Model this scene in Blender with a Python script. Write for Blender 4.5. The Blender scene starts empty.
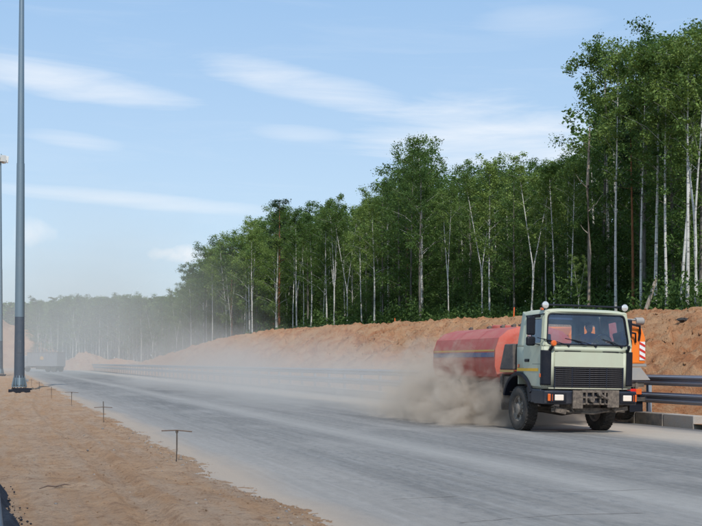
import bpy, bmesh, math, random
import numpy as np
from mathutils import Vector, Matrix

random.seed(7)
RNG = np.random.default_rng(11)
R = math.radians
PI = math.pi
sc = bpy.context.scene
C = sc.collection

# ------------------------------------------------------------------ camera
F_PX = 1100.0
HZ = 362.0
EYE = 1.65
cam_data = bpy.data.cameras.new("camera")
cam_data.sensor_fit = 'HORIZONTAL'
cam_data.sensor_width = 36.0
cam_data.lens = 36.0 * F_PX / 702.0
cam_data.shift_y = (HZ - 263.0) / 702.0
cam_data.clip_start = 0.1
cam_data.clip_end = 9000
cam = bpy.data.objects.new("camera", cam_data)
cam.location = (0, 0, EYE)
cam.rotation_euler = (R(90), 0, 0)
C.objects.link(cam)
sc.camera = cam

# ------------------------------------------------------------------ sky + sun
SUN_AZ = (0.19, -1.0)          # horizontal direction towards the sun
SUN_EL = 47.0
_l = math.hypot(*SUN_AZ)
sx, sy = SUN_AZ[0] / _l, SUN_AZ[1] / _l
sun_rot = math.atan2(sx, sy)

world = bpy.data.worlds.new("World")
sc.world = world
world.use_nodes = True
wn, wl = world.node_tree.nodes, world.node_tree.links
wn.clear()

def wmath(op, a, b=None, c=None, clamp=False):
    n = wn.new('ShaderNodeMath'); n.operation = op; n.use_clamp = clamp
    for i, v in enumerate((a, b, c)):
        if v is None: continue
        if isinstance(v, (int, float)): n.inputs[i].default_value = v
        else: wl.new(v, n.inputs[i])
    return n.outputs[0]

out = wn.new('ShaderNodeOutputWorld')
bg = wn.new('ShaderNodeBackground'); bg.inputs['Strength'].default_value = 0.148
sky = wn.new('ShaderNodeTexSky'); sky.sky_type = 'NISHITA'; sky.sun_disc = False
sky.sun_elevation = R(SUN_EL); sky.sun_rotation = sun_rot
sky.air_density = 1.0; sky.dust_density = 1.0; sky.ozone_density = 2.2
tc = wn.new('ShaderNodeTexCoord')
sep = wn.new('ShaderNodeSeparateXYZ'); wl.new(tc.outputs['Generated'], sep.inputs[0])
az = wmath('ARCTAN2', sep.outputs[0], sep.outputs[1])
el = wmath('ARCSINE', sep.outputs[2])
# noise coordinates stretched along the horizon
cmb = wn.new('ShaderNodeCombineXYZ')
azs = wmath('ADD', wmath('MULTIPLY', az, 3.2), wmath('MULTIPLY', el, 6.0))
wl.new(azs, cmb.inputs[0]); wl.new(wmath('MULTIPLY', el, 26.0), cmb.inputs[1])
n1 = wn.new('ShaderNodeTexNoise'); n1.inputs['Scale'].default_value = 1.7; n1.inputs['Detail'].default_value = 7
n1.inputs['Roughness'].default_value = 0.62; n1.inputs['Distortion'].default_value = 0.6
wl.new(cmb.outputs[0], n1.inputs['Vector'])
n2 = wn.new('ShaderNodeTexNoise'); n2.inputs['Scale'].default_value = 42.0; n2.inputs['Detail'].default_value = 5
wl.new(tc.outputs['Generated'], n2.inputs['Vector'])
N1 = n1.outputs['Fac']

def cloud(px, py, rx, ry, slope, strength, soft=1.6, nz=2.2, src=None):
    ca, ce = math.atan((px - 351) / F_PX), math.atan((HZ - py) / F_PX)
    da = wmath('SUBTRACT', az, ca)
    de = wmath('ADD', wmath('SUBTRACT', el, ce), wmath('MULTIPLY', da, slope))
    q = wmath('ADD', wmath('POWER', wmath('ABSOLUTE', wmath('MULTIPLY', da, F_PX / rx)), 2.0),
              wmath('POWER', wmath('ABSOLUTE', wmath('MULTIPLY', de, F_PX / ry)), 2.0))
    g = wmath('SUBTRACT', 1.0, q)
    g = wmath('ADD', g, wmath('MULTIPLY', wmath('SUBTRACT', src or N1, 0.5), nz))
    return wmath('MULTIPLY', wmath('MULTIPLY', g, 1.0 / soft, clamp=True), strength)

masks = [
    cloud(70, 92, 135, 18, 0.10, 0.72, soft=1.5),
    cloud(-60, 88, 90, 20, 0.05, 0.55),
    cloud(312, 88, 120, 20, 0.19, 0.68, soft=1.7, nz=2.4),
    cloud(495, 140, 150, 46, 0.08, 0.86, soft=1.9, nz=2.8),
    cloud(600, 160, 190, 42, 0.06, 0.7, soft=2.4, nz=2.6),
    cloud(72, 146, 52, 9, 0.10, 0.38),
    cloud(130, 203, 160, 9, 0.06, 0.55),
    cloud(300, 134, 52, 9, 0.05, 0.35),
    cloud(545, 26, 75, 16, 0.02, 0.26),
    cloud(181, 256, 30, 11, 0.0, 0.72, soft=0.9, nz=3.0, src=n2.outputs['Fac']),
    cloud(34, 238, 20, 16, 0.0, 0.45, soft=1.2, nz=3.0, src=n2.outputs['Fac']),
]
m = masks[0]
for k in masks[1:]:
    m = wmath('MAXIMUM', m, k)
# thin cirrus over the rest of the sky, as the part in view implies
gen = wmath('MULTIPLY', wmath('SUBTRACT', N1, 0.50), 1.7, clamp=True)
m = wmath('MAXIMUM', m, wmath('MULTIPLY', gen, 0.22))
m = wmath('MULTIPLY', m, wmath('MULTIPLY', el, 14.0, clamp=True))
# milky veil low on the sky
veil = wmath('MULTIPLY', wmath('POWER', wmath('SUBTRACT', 1.0, wmath('MULTIPLY', wmath('ABSOLUTE', el), 1.9, clamp=True)), 2.2), 0.50)
veil = wmath('ADD', wmath('MULTIPLY', veil, 0.4), 0.62)
hi = wmath('MULTIPLY', wmath('ABSOLUTE', el), 2.6, clamp=True)
vcol = wn.new('ShaderNodeMixRGB'); wl.new(hi, vcol.inputs[0])
vcol.inputs[1].default_value = (4.5, 5.35, 5.95, 1); vcol.inputs[2].default_value = (2.45, 4.2, 6.55, 1)
tint = wn.new('ShaderNodeMixRGB'); tint.blend_type = 'MIX'
wl.new(vcol.outputs[0], tint.inputs[2])
wl.new(veil, tint.inputs[0]); wl.new(sky.outputs[0], tint.inputs[1])
mix = wn.new('ShaderNodeMixRGB')
mix.inputs[2].default_value = (6.8, 6.9, 7.05, 1)
wl.new(m, mix.inputs[0]); wl.new(tint.outputs[0], mix.inputs[1])
wl.new(mix.outputs[0], bg.inputs['Color'])
wl.new(bg.outputs[0], out.inputs['Surface'])

sun_data = bpy.data.lights.new("sun", 'SUN')
sun_data.energy = 3.3
sun_data.angle = R(0.55)
sun_data.color = (1.0, 0.955, 0.88)
sun = bpy.data.objects.new("sun", sun_data)
v = Vector((sx * math.cos(R(SUN_EL)), sy * math.cos(R(SUN_EL)), math.sin(R(SUN_EL))))
sun.rotation_euler = v.to_track_quat('Z', 'Y').to_euler()
sun.location = (0, -20, 60)
C.objects.link(sun)

sc.view_settings.view_transform = 'Standard'
sc.view_settings.look = 'None'
sc.view_settings.exposure = 0.0
sc.view_settings.gamma = 1.0
cy = sc.cycles
cy.use_denoising = True
cy.max_bounces = 8
cy.diffuse_bounces = 3
cy.glossy_bounces = 3
cy.transmission_bounces = 5
cy.transparent_max_bounces = 12
cy.volume_bounces = 2
cy.volume_max_steps = 256
cy.caustics_reflective = False
cy.caustics_refractive = False

# ------------------------------------------------------------------ road frame:  local x = t (right), local y = s (ahead)
TH = math.atan2(351.0, F_PX)
DV = Vector((-math.sin(TH), math.cos(TH), 0))
NV = Vector((math.cos(TH), math.sin(TH), 0))
def W(s, t, z=0.0):
    p = DV * s + NV * t
    return Vector((p.x, p.y, z))
def px_at(px, t):
    """s where the picture column px crosses the line of constant t"""
    a = (px - 351.0) / F_PX
    Y = t / (NV.x * a + NV.y)
    return Y * (DV.x * a + DV.y)
def ground_point(px, py):
    Y = EYE * F_PX / (py - HZ)
    return Vector(((px - 351) / F_PX * Y, Y, 0))

# ------------------------------------------------------------------ numpy noise
def _hash(ix, iy, seed):
    h = (ix.astype(np.int64) * 374761393 + iy.astype(np.int64) * 668265263 + seed * 974634777) & 0x7fffffff
    h = (h ^ (h >> 13)) * 1274126177 & 0x7fffffff
    return ((h ^ (h >> 16)) & 0xffff) / 65535.0
def vnoise(x, y, seed=0):
    x = np.asarray(x, float); y = np.asarray(y, float)
    ix, iy = np.floor(x), np.floor(y)
    fx, fy = x - ix, y - iy
    fx = fx * fx * (3 - 2 * fx); fy = fy * fy * (3 - 2 * fy)
    a, b = _hash(ix, iy, seed), _hash(ix + 1, iy, seed)
    c, d = _hash(ix, iy + 1, seed), _hash(ix + 1, iy + 1, seed)
    return (a * (1 - fx) + b * fx) * (1 - fy) + (c * (1 - fx) + d * fx) * fy - 0.5
def fbm(x, y, seed=0, oct=4, lac=2.1, gain=0.5):
    r, a = 0.0, 1.0
    for k in range(oct):
        r = r + a * vnoise(x, y, seed + 17 * k)
        x = x * lac + 3.1; y = y * lac + 1.7; a *= gain
    return r

# ------------------------------------------------------------------ materials
class NT:
    def __init__(self, name):
        self.m = bpy.data.materials.new(name); self.m.use_nodes = True
        self.n = self.m.node_tree.nodes; self.l = self.m.node_tree.links
        self.n.clear()
        self.out = self.n.new('ShaderNodeOutputMaterial')
    def node(self, kind, **kw):
        n = self.n.new(kind)
        for k, v in kw.items():
            if hasattr(n, k) and k not in n.inputs: setattr(n, k, v)
            else: self.set(n, k, v)
        return n
    def set(self, n, key, v):
        i = n.inputs[key]
        if hasattr(v, 'is_output') or isinstance(v, bpy.types.NodeSocket): self.l.new(v, i)
        else:
            if isinstance(v, tuple) and len(v) == 3 and i.type == 'RGBA': v = (*v, 1)
            i.default_value = v
    def math(self, op, a, b=None, clamp=False):
        n = self.n.new('ShaderNodeMath'); n.operation = op; n.use_clamp = clamp
        self.set(n, 0, a)
        if b is not None: self.set(n, 1, b)
        return n.outputs[0]
    def coords(self, scale=(1, 1, 1), kind='Object', rot=(0, 0, 0)):
        t = self.n.new('ShaderNodeTexCoord')
        mp = self.n.new('ShaderNodeMapping'); mp.inputs['Scale'].default_value = scale
        mp.inputs['Rotation'].default_value = rot
        self.l.new(t.outputs[kind], mp.inputs[0])
        return mp.outputs[0]
    def noise(self, vec, scale, detail=4, rough=0.55, dist=0.0):
        n = self.n.new('ShaderNodeTexNoise')
        self.l.new(vec, n.inputs['Vector'])
        n.inputs['Scale'].default_value = scale; n.inputs['Detail'].default_value = detail
        n.inputs['Roughness'].default_value = rough; n.inputs['Distortion'].default_value = dist
        return n.outputs['Fac']
    def ramp(self, fac, stops):
        n = self.n.new('ShaderNodeValToRGB'); self.l.new(fac, n.inputs[0])
        e = n.color_ramp.elements
        while len(e) < len(stops): e.new(0.5)
        for k, (p, c) in enumerate(stops):
            e[k].position = p
            if isinstance(c, (int, float)): c = (c, c, c)
            e[k].color = (*c, 1)
        return n.outputs[0]
    def mix(self, fac, a, b, blend='MIX'):
        n = self.n.new('ShaderNodeMixRGB'); n.blend_type = blend
        self.set(n, 0, fac); self.set(n, 1, a); self.set(n, 2, b)
        return n.outputs[0]
    def bsdf(self, color, rough=0.7, metal=0.0, bump=None, bstr=0.3, bdist=0.02, spec=None, **kw):
        b = self.n.new('ShaderNodeBsdfPrincipled')
        self.set(b, 'Base Color', color); self.set(b, 'Roughness', rough); self.set(b, 'Metallic', metal)
        if spec is not None: self.set(b, 'Specular IOR Level', spec)
        for k, v in kw.items(): self.set(b, k, v)
        if bump is not None:
            bn = self.n.new('ShaderNodeBump'); bn.inputs['Strength'].default_value = bstr
            bn.inputs['Distance'].default_value = bdist
            self.l.new(bump, bn.inputs['Height']); self.l.new(bn.outputs[0], b.inputs['Normal'])
        self.l.new(b.outputs[0], self.out.inputs['Surface'])
        return b

DUST = (0.44, 0.355, 0.27)
def painted(name, col, rough=0.42, dust=0.35, metal=0.0, spec=0.4, low=None, scale=1.0):
    """painted / metal surface with dust that gathers in patches (and more near the ground when low is given: (z0, z1))"""
    t = NT(name); co = t.coords()
    a = t.noise(co, 2.3 * scale, 6, 0.65); b = t.noise(co, 19 * scale, 4, 0.7)
    f = t.ramp(t.math('ADD', t.math('MULTIPLY', a, 0.7), t.math('MULTIPLY', b, 0.3)), [(0.35, 0.0), (0.72, 1.0)])
    f = t.math('MULTIPLY', f, dust)
    if low:
        s = t.n.new('ShaderNodeSeparateXYZ'); t.l.new(co, s.inputs[0])
        mr = t.n.new('ShaderNodeMapRange'); t.l.new(s.outputs[2], mr.inputs[0])
        mr.inputs[1].default_value = low[1]; mr.inputs[2].default_value = low[0]
        f = t.math('ADD', f, t.math('MULTIPLY', t.math('MULTIPLY', mr.outputs[0], t.math('ADD', b, 0.35)), low[2]), clamp=True)
    c = t.mix(f, col, DUST)
    t.bsdf(c, rough=t.math('ADD', t.math('MULTIPLY', f, 0.5), rough, clamp=True), metal=metal, spec=spec, bump=b, bstr=0.08, bdist=0.003)
    return t.m

M = {}
M['cab_paint'] = painted('pale_green_paint', (0.49, 0.525, 0.395), 0.38, 0.34, low=(1.0, 1.75, 0.35))
M['cab_side_paint'] = M['cab_paint']
M['black_plastic'] = painted('black_plastic', (0.007, 0.010, 0.018), 0.45, 0.04, spec=0.2)
M['bumper_black'] = painted('bumper_paint', (0.006, 0.013, 0.028), 0.38, 0.07, spec=0.25, low=(0.6, 1.0, 0.10))
M['grimy_metal'] = painted('grimy_metal', (0.035, 0.032, 0.03), 0.6, 0.5)
M['mud_metal'] = painted('mud_caked_metal', (0.045, 0.035, 0.032), 0.75, 0.62, scale=5)
M['rubber'] = painted('dusty_rubber', (0.022, 0.021, 0.021), 0.8, 0.20, scale=2)
M['rim'] = painted('dusty_rim', (0.16, 0.14, 0.12), 0.7, 0.85, scale=6)
M['tank_red'] = painted('red_tank_paint', (0.42, 0.050, 0.034), 0.45, 0.50)
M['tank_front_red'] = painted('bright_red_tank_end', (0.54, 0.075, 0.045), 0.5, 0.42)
M['tank_yellow'] = painted('faded_yellow_stripe', (0.62, 0.36, 0.05), 0.5, 0.6)
M['tank_blue'] = painted('faded_blue_stripe', (0.045, 0.07, 0.19), 0.5, 0.6)
M['yellow'] = painted('yellow_stripe', (0.85, 0.46, 0.02), 0.5, 0.1)
M['blue'] = painted('blue_stripe', (0.03, 0.06, 0.20), 0.5, 0.15)
M['orange'] = painted('orange_paint', (0.90, 0.20, 0.012), 0.4, 0.12)
M['white'] = painted('white_paint', (0.78, 0.78, 0.76), 0.5, 0.1)
M['red_stripe'] = painted('red_reflective', (0.62, 0.03, 0.02), 0.4, 0.05)
M['grey_metal'] = painted('grey_metal', (0.27, 0.26, 0.25), 0.5, 0.4)
M['galv'] = painted('galvanised_steel', (0.21, 0.28, 0.33), 0.38, 0.10, metal=0.6)
M['galv_dull'] = painted('dull_zinc_paint', (0.065, 0.088, 0.118), 0.55, 0.10, metal=0.2)
M['rail'] = painted('guard_rail_steel', (0.24, 0.28, 0.34), 0.45, 0.28, metal=0.45)
M['rail_post'] = painted('rail_post_steel', (0.33, 0.40, 0.47), 0.5, 0.15, metal=0.3)
M['lamp_white'] = painted('lamp_housing', (0.68, 0.68, 0.66), 0.4, 0.05)
M['dark_iron'] = painted('dark_iron', (0.045, 0.04, 0.038), 0.7, 0.35)
M['rust'] = painted('rusty_rod', (0.10, 0.065, 0.05), 0.8, 0.3)
M['tarp'] = painted('grey_tarpaulin', (0.27, 0.28, 0.30), 0.7, 0.25)
M['cab_far'] = painted('pale_cab_paint', (0.62, 0.66, 0.72), 0.45, 0.2)
M['stake'] = painted('orange_stake', (0.75, 0.13, 0.03), 0.6, 0.05)
M['seat'] = painted('seat_cloth', (0.03, 0.035, 0.06), 0.9, 0.1)
M['inner'] = painted('cab_lining', (0.10, 0.115, 0.16), 0.8, 0.1)
M['shirt'] = painted('blue_work_shirt', (0.055, 0.085, 0.20), 0.9, 0.02)
M['skin'] = painted('skin', (0.50, 0.27, 0.19), 0.6, 0.0)
M['hair'] = painted('dark_hair', (0.02, 0.015, 0.012), 0.8, 0.0)
M['black_rag'] = painted('black_rag', (0.02, 0.02, 0.022), 0.9, 0.1)

def lens_mat(name, col, emit=0.0):
    t = NT(name); co = t.coords()
    wv = t.n.new('ShaderNodeTexWave'); wv.inputs['Scale'].default_value = 22; t.l.new(co, wv.inputs[0])
    t.bsdf(col, rough=0.12, bump=wv.outputs['Fac'], bstr=0.25, bdist=0.004, spec=0.8,
           **({'Emission Color': col, 'Emission Strength': emit} if emit else {}))
    return t.m
M['amber'] = lens_mat('amber_lens', (0.72, 0.13, 0.02))
M['red_lens'] = lens_mat('red_lens', (0.72, 0.02, 0.015))
t = NT('headlamp_glass'); co = t.coords()
wv = t.n.new('ShaderNodeTexWave'); wv.inputs['Scale'].default_value = 30; t.l.new(co, wv.inputs[0])
t.bsdf((0.80, 0.78, 0.74), rough=0.16, metal=0.5, bump=wv.outputs['Fac'], bstr=0.5, bdist=0.006)
M['headlamp'] = t.m
t = NT('headlamp_lit'); co = t.coords()
t.bsdf((0.66, 0.60, 0.54), rough=0.2, metal=0.2, **{'Emission Color': (1, 0.82, 0.62), 'Emission Strength': 0.30})
M['headlamp_lit'] = t.m

def glass_mat(name, tint, refl=1.0, rough=0.02):
    t = NT(name)
    g = t.n.new('ShaderNodeBsdfGlossy'); g.inputs['Color'].default_value = (0.78, 0.88, 1, 1); g.inputs['Roughness'].default_value = rough
    tr = t.n.new('ShaderNodeBsdfTransparent'); tr.inputs['Color'].default_value = (*tint, 1)
    fr = t.n.new('ShaderNodeFresnel'); fr.inputs['IOR'].default_value = 1.52
    co = t.coords(); nz = t.noise(co, 3.5, 4, 0.6)
    f = t.math('ADD', t.math('MULTIPLY', fr.outputs[0], refl), t.math('MULTIPLY', nz, 0.05), clamp=True)
    mx = t.n.new('ShaderNodeMixShader'); t.l.new(f, mx.inputs[0]); t.l.new(tr.outputs[0], mx.inputs[1]); t.l.new(g.outputs[0], mx.inputs[2])
    df = t.n.new('ShaderNodeBsdfDiffuse'); df.inputs['Color'].default_value = (0.42, 0.42, 0.42, 1)
    m2 = t.n.new('ShaderNodeMixShader'); t.l.new(t.math('MULTIPLY', nz, 0.07), m2.inputs[0])
    t.l.new(mx.outputs[0], m2.inputs[1]); t.l.new(df.outputs[0], m2.inputs[2])
    t.l.new(m2.outputs[0], t.out.inputs['Surface'])
    return t.m
M['glass'] = glass_mat('tinted_glass', (0.60, 0.76, 0.95), 1.7)
M['mirror'] = glass_mat('mirror_glass', (0.05, 0.05, 0.05), 3.0)

# ---- ground materials
def sand_mat():
    t = NT('sandy_soil'); co = t.coords()
    a = t.noise(co, 0.8, 7, 0.7, 0.4); b = t.noise(co, 6.5, 7, 0.72); c = t.noise(co, 34, 5, 0.8)
    ln = t.noise(t.coords((2.2, 0.16, 1)), 1.4, 5, 0.6, 0.3)
    col = t.ramp(a, [(0.30, (0.38, 0.220, 0.122)), (0.5, (0.485, 0.302, 0.180)), (0.68, (0.535, 0.37, 0.245))])
    col = t.mix(t.ramp(ln, [(0.40, 0.0), (0.62, 0.65)]), col, (0.47, 0.345, 0.25))
    col = t.mix(t.ramp(b, [(0.34, 0.75), (0.50, 0.0)]), col, (0.29, 0.175, 0.11))
    col = t.mix(t.ramp(c, [(0.30, 0.55), (0.46, 0.0)]), col, (0.25, 0.165, 0.115))
    col = t.mix(t.ramp(c, [(0.60, 0.0), (0.75, 0.45)]), col, (0.66, 0.54, 0.44))
    h = t.math('ADD', t.math('MULTIPLY', b, 1.0), t.math('MULTIPLY', c, 0.7))
    t.bsdf(col, rough=0.95, bump=h, bstr=1.0, bdist=0.06, spec=0.1)
    return t.m
M['sand'] = sand_mat()

def clay_mat():
    t = NT('clay_cutting'); co = t.coords()
    a = t.noise(t.coords((0.25, 0.10, 0.6)), 1.1, 6, 0.62, 0.5)
    g = t.noise(t.coords((1.0, 0.55, 0.7), rot=(0, 0, 0.7)), 1.5, 6, 0.68, 0.9)
    c = t.noise(co, 11, 5, 0.72); d = t.noise(co, 42, 3, 0.7)
    col = t.ramp(a, [(0.30, (0.45, 0.180, 0.078)), (0.48, (0.54, 0.258, 0.125)), (0.66, (0.57, 0.325, 0.180))])
    col = t.mix(t.ramp(g, [(0.44, 0.0), (0.60, 0.85)]), col, (0.57, 0.345, 0.195))
    col = t.mix(t.ramp(g, [(0.32, 0.85), (0.45, 0.0)]), col, (0.33, 0.155, 0.082))
    col = t.mix(t.ramp(c, [(0.30, 0.7), (0.45, 0.0)]), col, (0.27, 0.15, 0.09))
    h = t.math('ADD', t.math('MULTIPLY', g, 1.2), t.math('ADD', t.math('MULTIPLY', c, 0.7), t.math('MULTIPLY', d, 0.3)))
    t.bsdf(col, rough=0.95, bump=h, bstr=1.0, bdist=0.16, spec=0.05)
    return t.m
M['clay'] = clay_mat()

def forest_floor():
    t = NT('forest_floor'); co = t.coords()
    a = t.noise(co, 0.9, 6, 0.65); c = t.noise(co, 14, 4, 0.7)
    col = t.ramp(a, [(0.35, (0.035, 0.045, 0.018)), (0.5, (0.05, 0.065, 0.025)), (0.7, (0.10, 0.075, 0.045))])
    t.bsdf(col, rough=1.0, bump=c, bstr=0.8, bdist=0.1, spec=0.05)
    return t.m
M['forest_floor'] = forest_floor()

def asphalt_mat():
    t = NT('dusty_asphalt'); co = t.coords()
    s = t.n.new('ShaderNodeSeparateXYZ'); t.l.new(co, s.inputs[0])
    X, Y = s.outputs[0], s.outputs[1]
    st1 = t.noise(t.coords((1.0, 0.035, 1)), 1.1, 5, 0.6, 0.25)     # long broad streaks
    st2 = t.noise(t.coords((5.5, 0.16, 1)), 1.3, 6, 0.68, 0.35)     # fine wheel streaks
    pt = t.noise(t.coords((0.5, 0.22, 1)), 1.0, 6, 0.62, 0.5)
    gr = t.noise(co, 60, 4, 0.8); g2 = t.noise(t.coords((1, .45, 1)), 9, 7, 0.75)
    col = t.ramp(st1, [(0.33, (0.166, 0.154, 0.140)), (0.50, (0.208, 0.195, 0.178)), (0.66, (0.258, 0.242, 0.222))])
    col = t.mix(t.ramp(st2, [(0.46, 0.0), (0.70, 0.5)]), col, (0.33, 0.32, 0.305))
    col = t.mix(t.ramp(st2, [(0.28, 0.45), (0.40, 0.0)]), col, (0.135, 0.132, 0.128))
    col = t.mix(t.ramp(g2, [(0.36, 0.55), (0.5, 0.0)]), col, (0.115, 0.12, 0.125))
    col = t.mix(t.ramp(g2, [(0.54, 0.0), (0.68, 0.4)]), col, (0.34, 0.33, 0.31))
    col = t.mix(t.ramp(pt, [(0.50, 0.0), (0.70, 0.5)]), col, (0.36, 0.335, 0.305))
    # sand carried on to the edges
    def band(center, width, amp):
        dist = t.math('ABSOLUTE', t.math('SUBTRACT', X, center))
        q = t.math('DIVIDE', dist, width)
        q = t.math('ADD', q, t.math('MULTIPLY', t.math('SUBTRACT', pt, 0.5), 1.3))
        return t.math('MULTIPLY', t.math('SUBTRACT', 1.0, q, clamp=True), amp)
    e1 = band(3.1, 0.75, 1.2); e1 = t.math('MINIMUM', e1, 0.85)
    e1b = band(3.9, 1.3, 0.4)
    e2 = band(15.0, 2.1, 1.3); e2 = t.math('MINIMUM', e2, 0.8)
    e3 = band(7.6, 0.9, 0.5)
    col = t.mix(e1b, col, (0.42, 0.375, 0.33))
    col = t.mix(e1, col, (0.41, 0.325, 0.25))
    col = t.mix(e2, col, (0.50, 0.42, 0.335))
    col = t.mix(e3, col, (0.40, 0.375, 0.34))
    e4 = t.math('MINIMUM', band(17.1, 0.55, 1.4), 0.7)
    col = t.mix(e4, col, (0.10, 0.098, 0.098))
    col = t.mix(t.ramp(gr, [(0.30, 0.5), (0.47, 0.0)]), col, (0.10, 0.105, 0.115))
    col = t.mix(t.ramp(gr, [(0.60, 0.0), (0.78, 0.4)]), col, (0.45, 0.44, 0.42))
    h = t.math('ADD', gr, t.math('MULTIPLY', g2, 0.8))
    t.bsdf(col, rough=t.ramp(st1, [(0.3, 0.72), (0.7, 0.92)]), bump=h, bstr=0.5, bdist=0.014, spec=0.15)
    return t.m
M['asphalt'] = asphalt_mat()

def concrete_mat(name, col):
    t = NT(name); co = t.coords()
    a = t.noise(co, 3, 6, 0.65); c = t.noise(co, 45, 3, 0.7)
    cc = t.mix(t.ramp(a, [(0.35, 0.0), (0.7, 0.7)]), col, DUST)
    cc = t.mix(t.ramp(c, [(0.3, 0.5), (0.45, 0.0)]), cc, (0.08, 0.075, 0.07))
    t.bsdf(cc, rough=0.9, bump=c, bstr=0.4, bdist=0.01, spec=0.2)
    return t.m
M['concrete_light'] = concrete_mat('light_concrete', (0.40, 0.385, 0.36))
M['concrete_dark'] = concrete_mat('dark_concrete', (0.15, 0.145, 0.145))
M['bitumen'] = concrete_mat('black_bitumen', (0.012, 0.014, 0.022))
t = NT('bitumen_crumbs'); co = t.coords(); c = t.noise(co, 30, 3, 0.7)
t.bsdf((0.012, 0.015, 0.024), rough=0.75, bump=c, bstr=0.6, bdist=0.02, spec=0.3); M['bitumen'] = t.m

# ---- bark and leaves
def birch_bark():
    t = NT('birch_bark'); co = t.coords((1.0, 1.0, 3.6)); c1 = t.coords((1, 1, 0.35))
    a = t.noise(co, 2.6, 5, 0.7, 0.5); b = t.noise(c1, 1.3, 3, 0.6)
    col = t.ramp(b, [(0.3, (0.46, 0.44, 0.40)), (0.6, (0.66, 0.645, 0.60))])
    col = t.mix(t.ramp(a, [(0.36, 0.95), (0.45, 0.0)]), col, (0.045, 0.04, 0.036))
    s = t.n.new('ShaderNodeSeparateXYZ'); t.l.new(t.coords(), s.inputs[0])
    low = t.math('MULTIPLY', t.math('SUBTRACT', 1.6, s.outputs[2], clamp=True), 0.7)
    col = t.mix(low, col, (0.10, 0.085, 0.07))
    t.bsdf(col, rough=0.85, bump=a, bstr=0.3, bdist=0.02, spec=0.1)
    return t.m
def plain_bark(name, c0, c1):
    t = NT(name); co = t.coords((3.0, 3.0, 0.6))
    a = t.noise(co, 4.5, 5, 0.7)
    t.bsdf(t.ramp(a, [(0.35, c0), (0.65, c1)]), rough=0.9, bump=a, bstr=0.7, bdist=0.04, spec=0.1)
    return t.m
M['birch_bark'] = birch_bark()
M['grey_bark'] = plain_bark('grey_bark', (0.09, 0.08, 0.065), (0.22, 0.21, 0.18))
M['pine_bark'] = plain_bark('pine_bark', (0.16, 0.065, 0.035), (0.36, 0.17, 0.085))
M['dead_bark'] = plain_bark('dead_wood', (0.20, 0.16, 0.13), (0.42, 0.36, 0.29))

def leaf_mat(name, c0, c1, trans=0.28):
    t = NT(name); co = t.coords()
    g = t.n.new('ShaderNodeNewGeometry'); oi = t.n.new('ShaderNodeObjectInfo')
    a = t.noise(co, 0.55, 3, 0.6)
    f = t.math('ADD', t.math('MULTIPLY', a, 0.75), t.math('MULTIPLY', g.outputs['Random Per Island'], 0.30))
    f = t.math('ADD', f, t.math('MULTIPLY', t.math('SUBTRACT', oi.outputs['Random'], 0.5), 0.55))
    col = t.ramp(f, [(0.30, c0), (0.80, c1)])
    d = t.n.new('ShaderNodeBsdfPrincipled'); t.l.new(col, d.inputs['Base Color'])
    d.inputs['Roughness'].default_value = 0.55; d.inputs['Specular IOR Level'].default_value = 0.12
    tr = t.n.new('ShaderNodeBsdfTranslucent'); t.l.new(t.mix(0.5, col, (c1[0] * 1.5, c1[1] * 1.4, c1[2] * 0.8)), tr.inputs['Color'])
    mx = t.n.new('ShaderNodeMixShader'); mx.inputs[0].default_value = trans
    t.l.new(d.outputs[0], mx.inputs[1]); t.l.new(tr.outputs[0], mx.inputs[2])
    t.l.new(mx.outputs[0], t.out.inputs['Surface'])
    return t.m
M['birch_leaf'] = leaf_mat('birch_leaves', (0.058, 0.112, 0.028), (0.215, 0.300, 0.082))
M['aspen_leaf'] = leaf_mat('aspen_leaves', (0.042, 0.090, 0.026), (0.140, 0.222, 0.060))
M['young_leaf'] = leaf_mat('young_leaves', (0.030, 0.066, 0.020), (0.105, 0.170, 0.046))
M['pine_needle'] = leaf_mat('pine_needles', (0.022, 0.045, 0.020), (0.050, 0.085, 0.034), 0.08)
M['grass'] = leaf_mat('crest_grass', (0.07, 0.115, 0.025), (0.17, 0.23, 0.055), 0.25)

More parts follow.
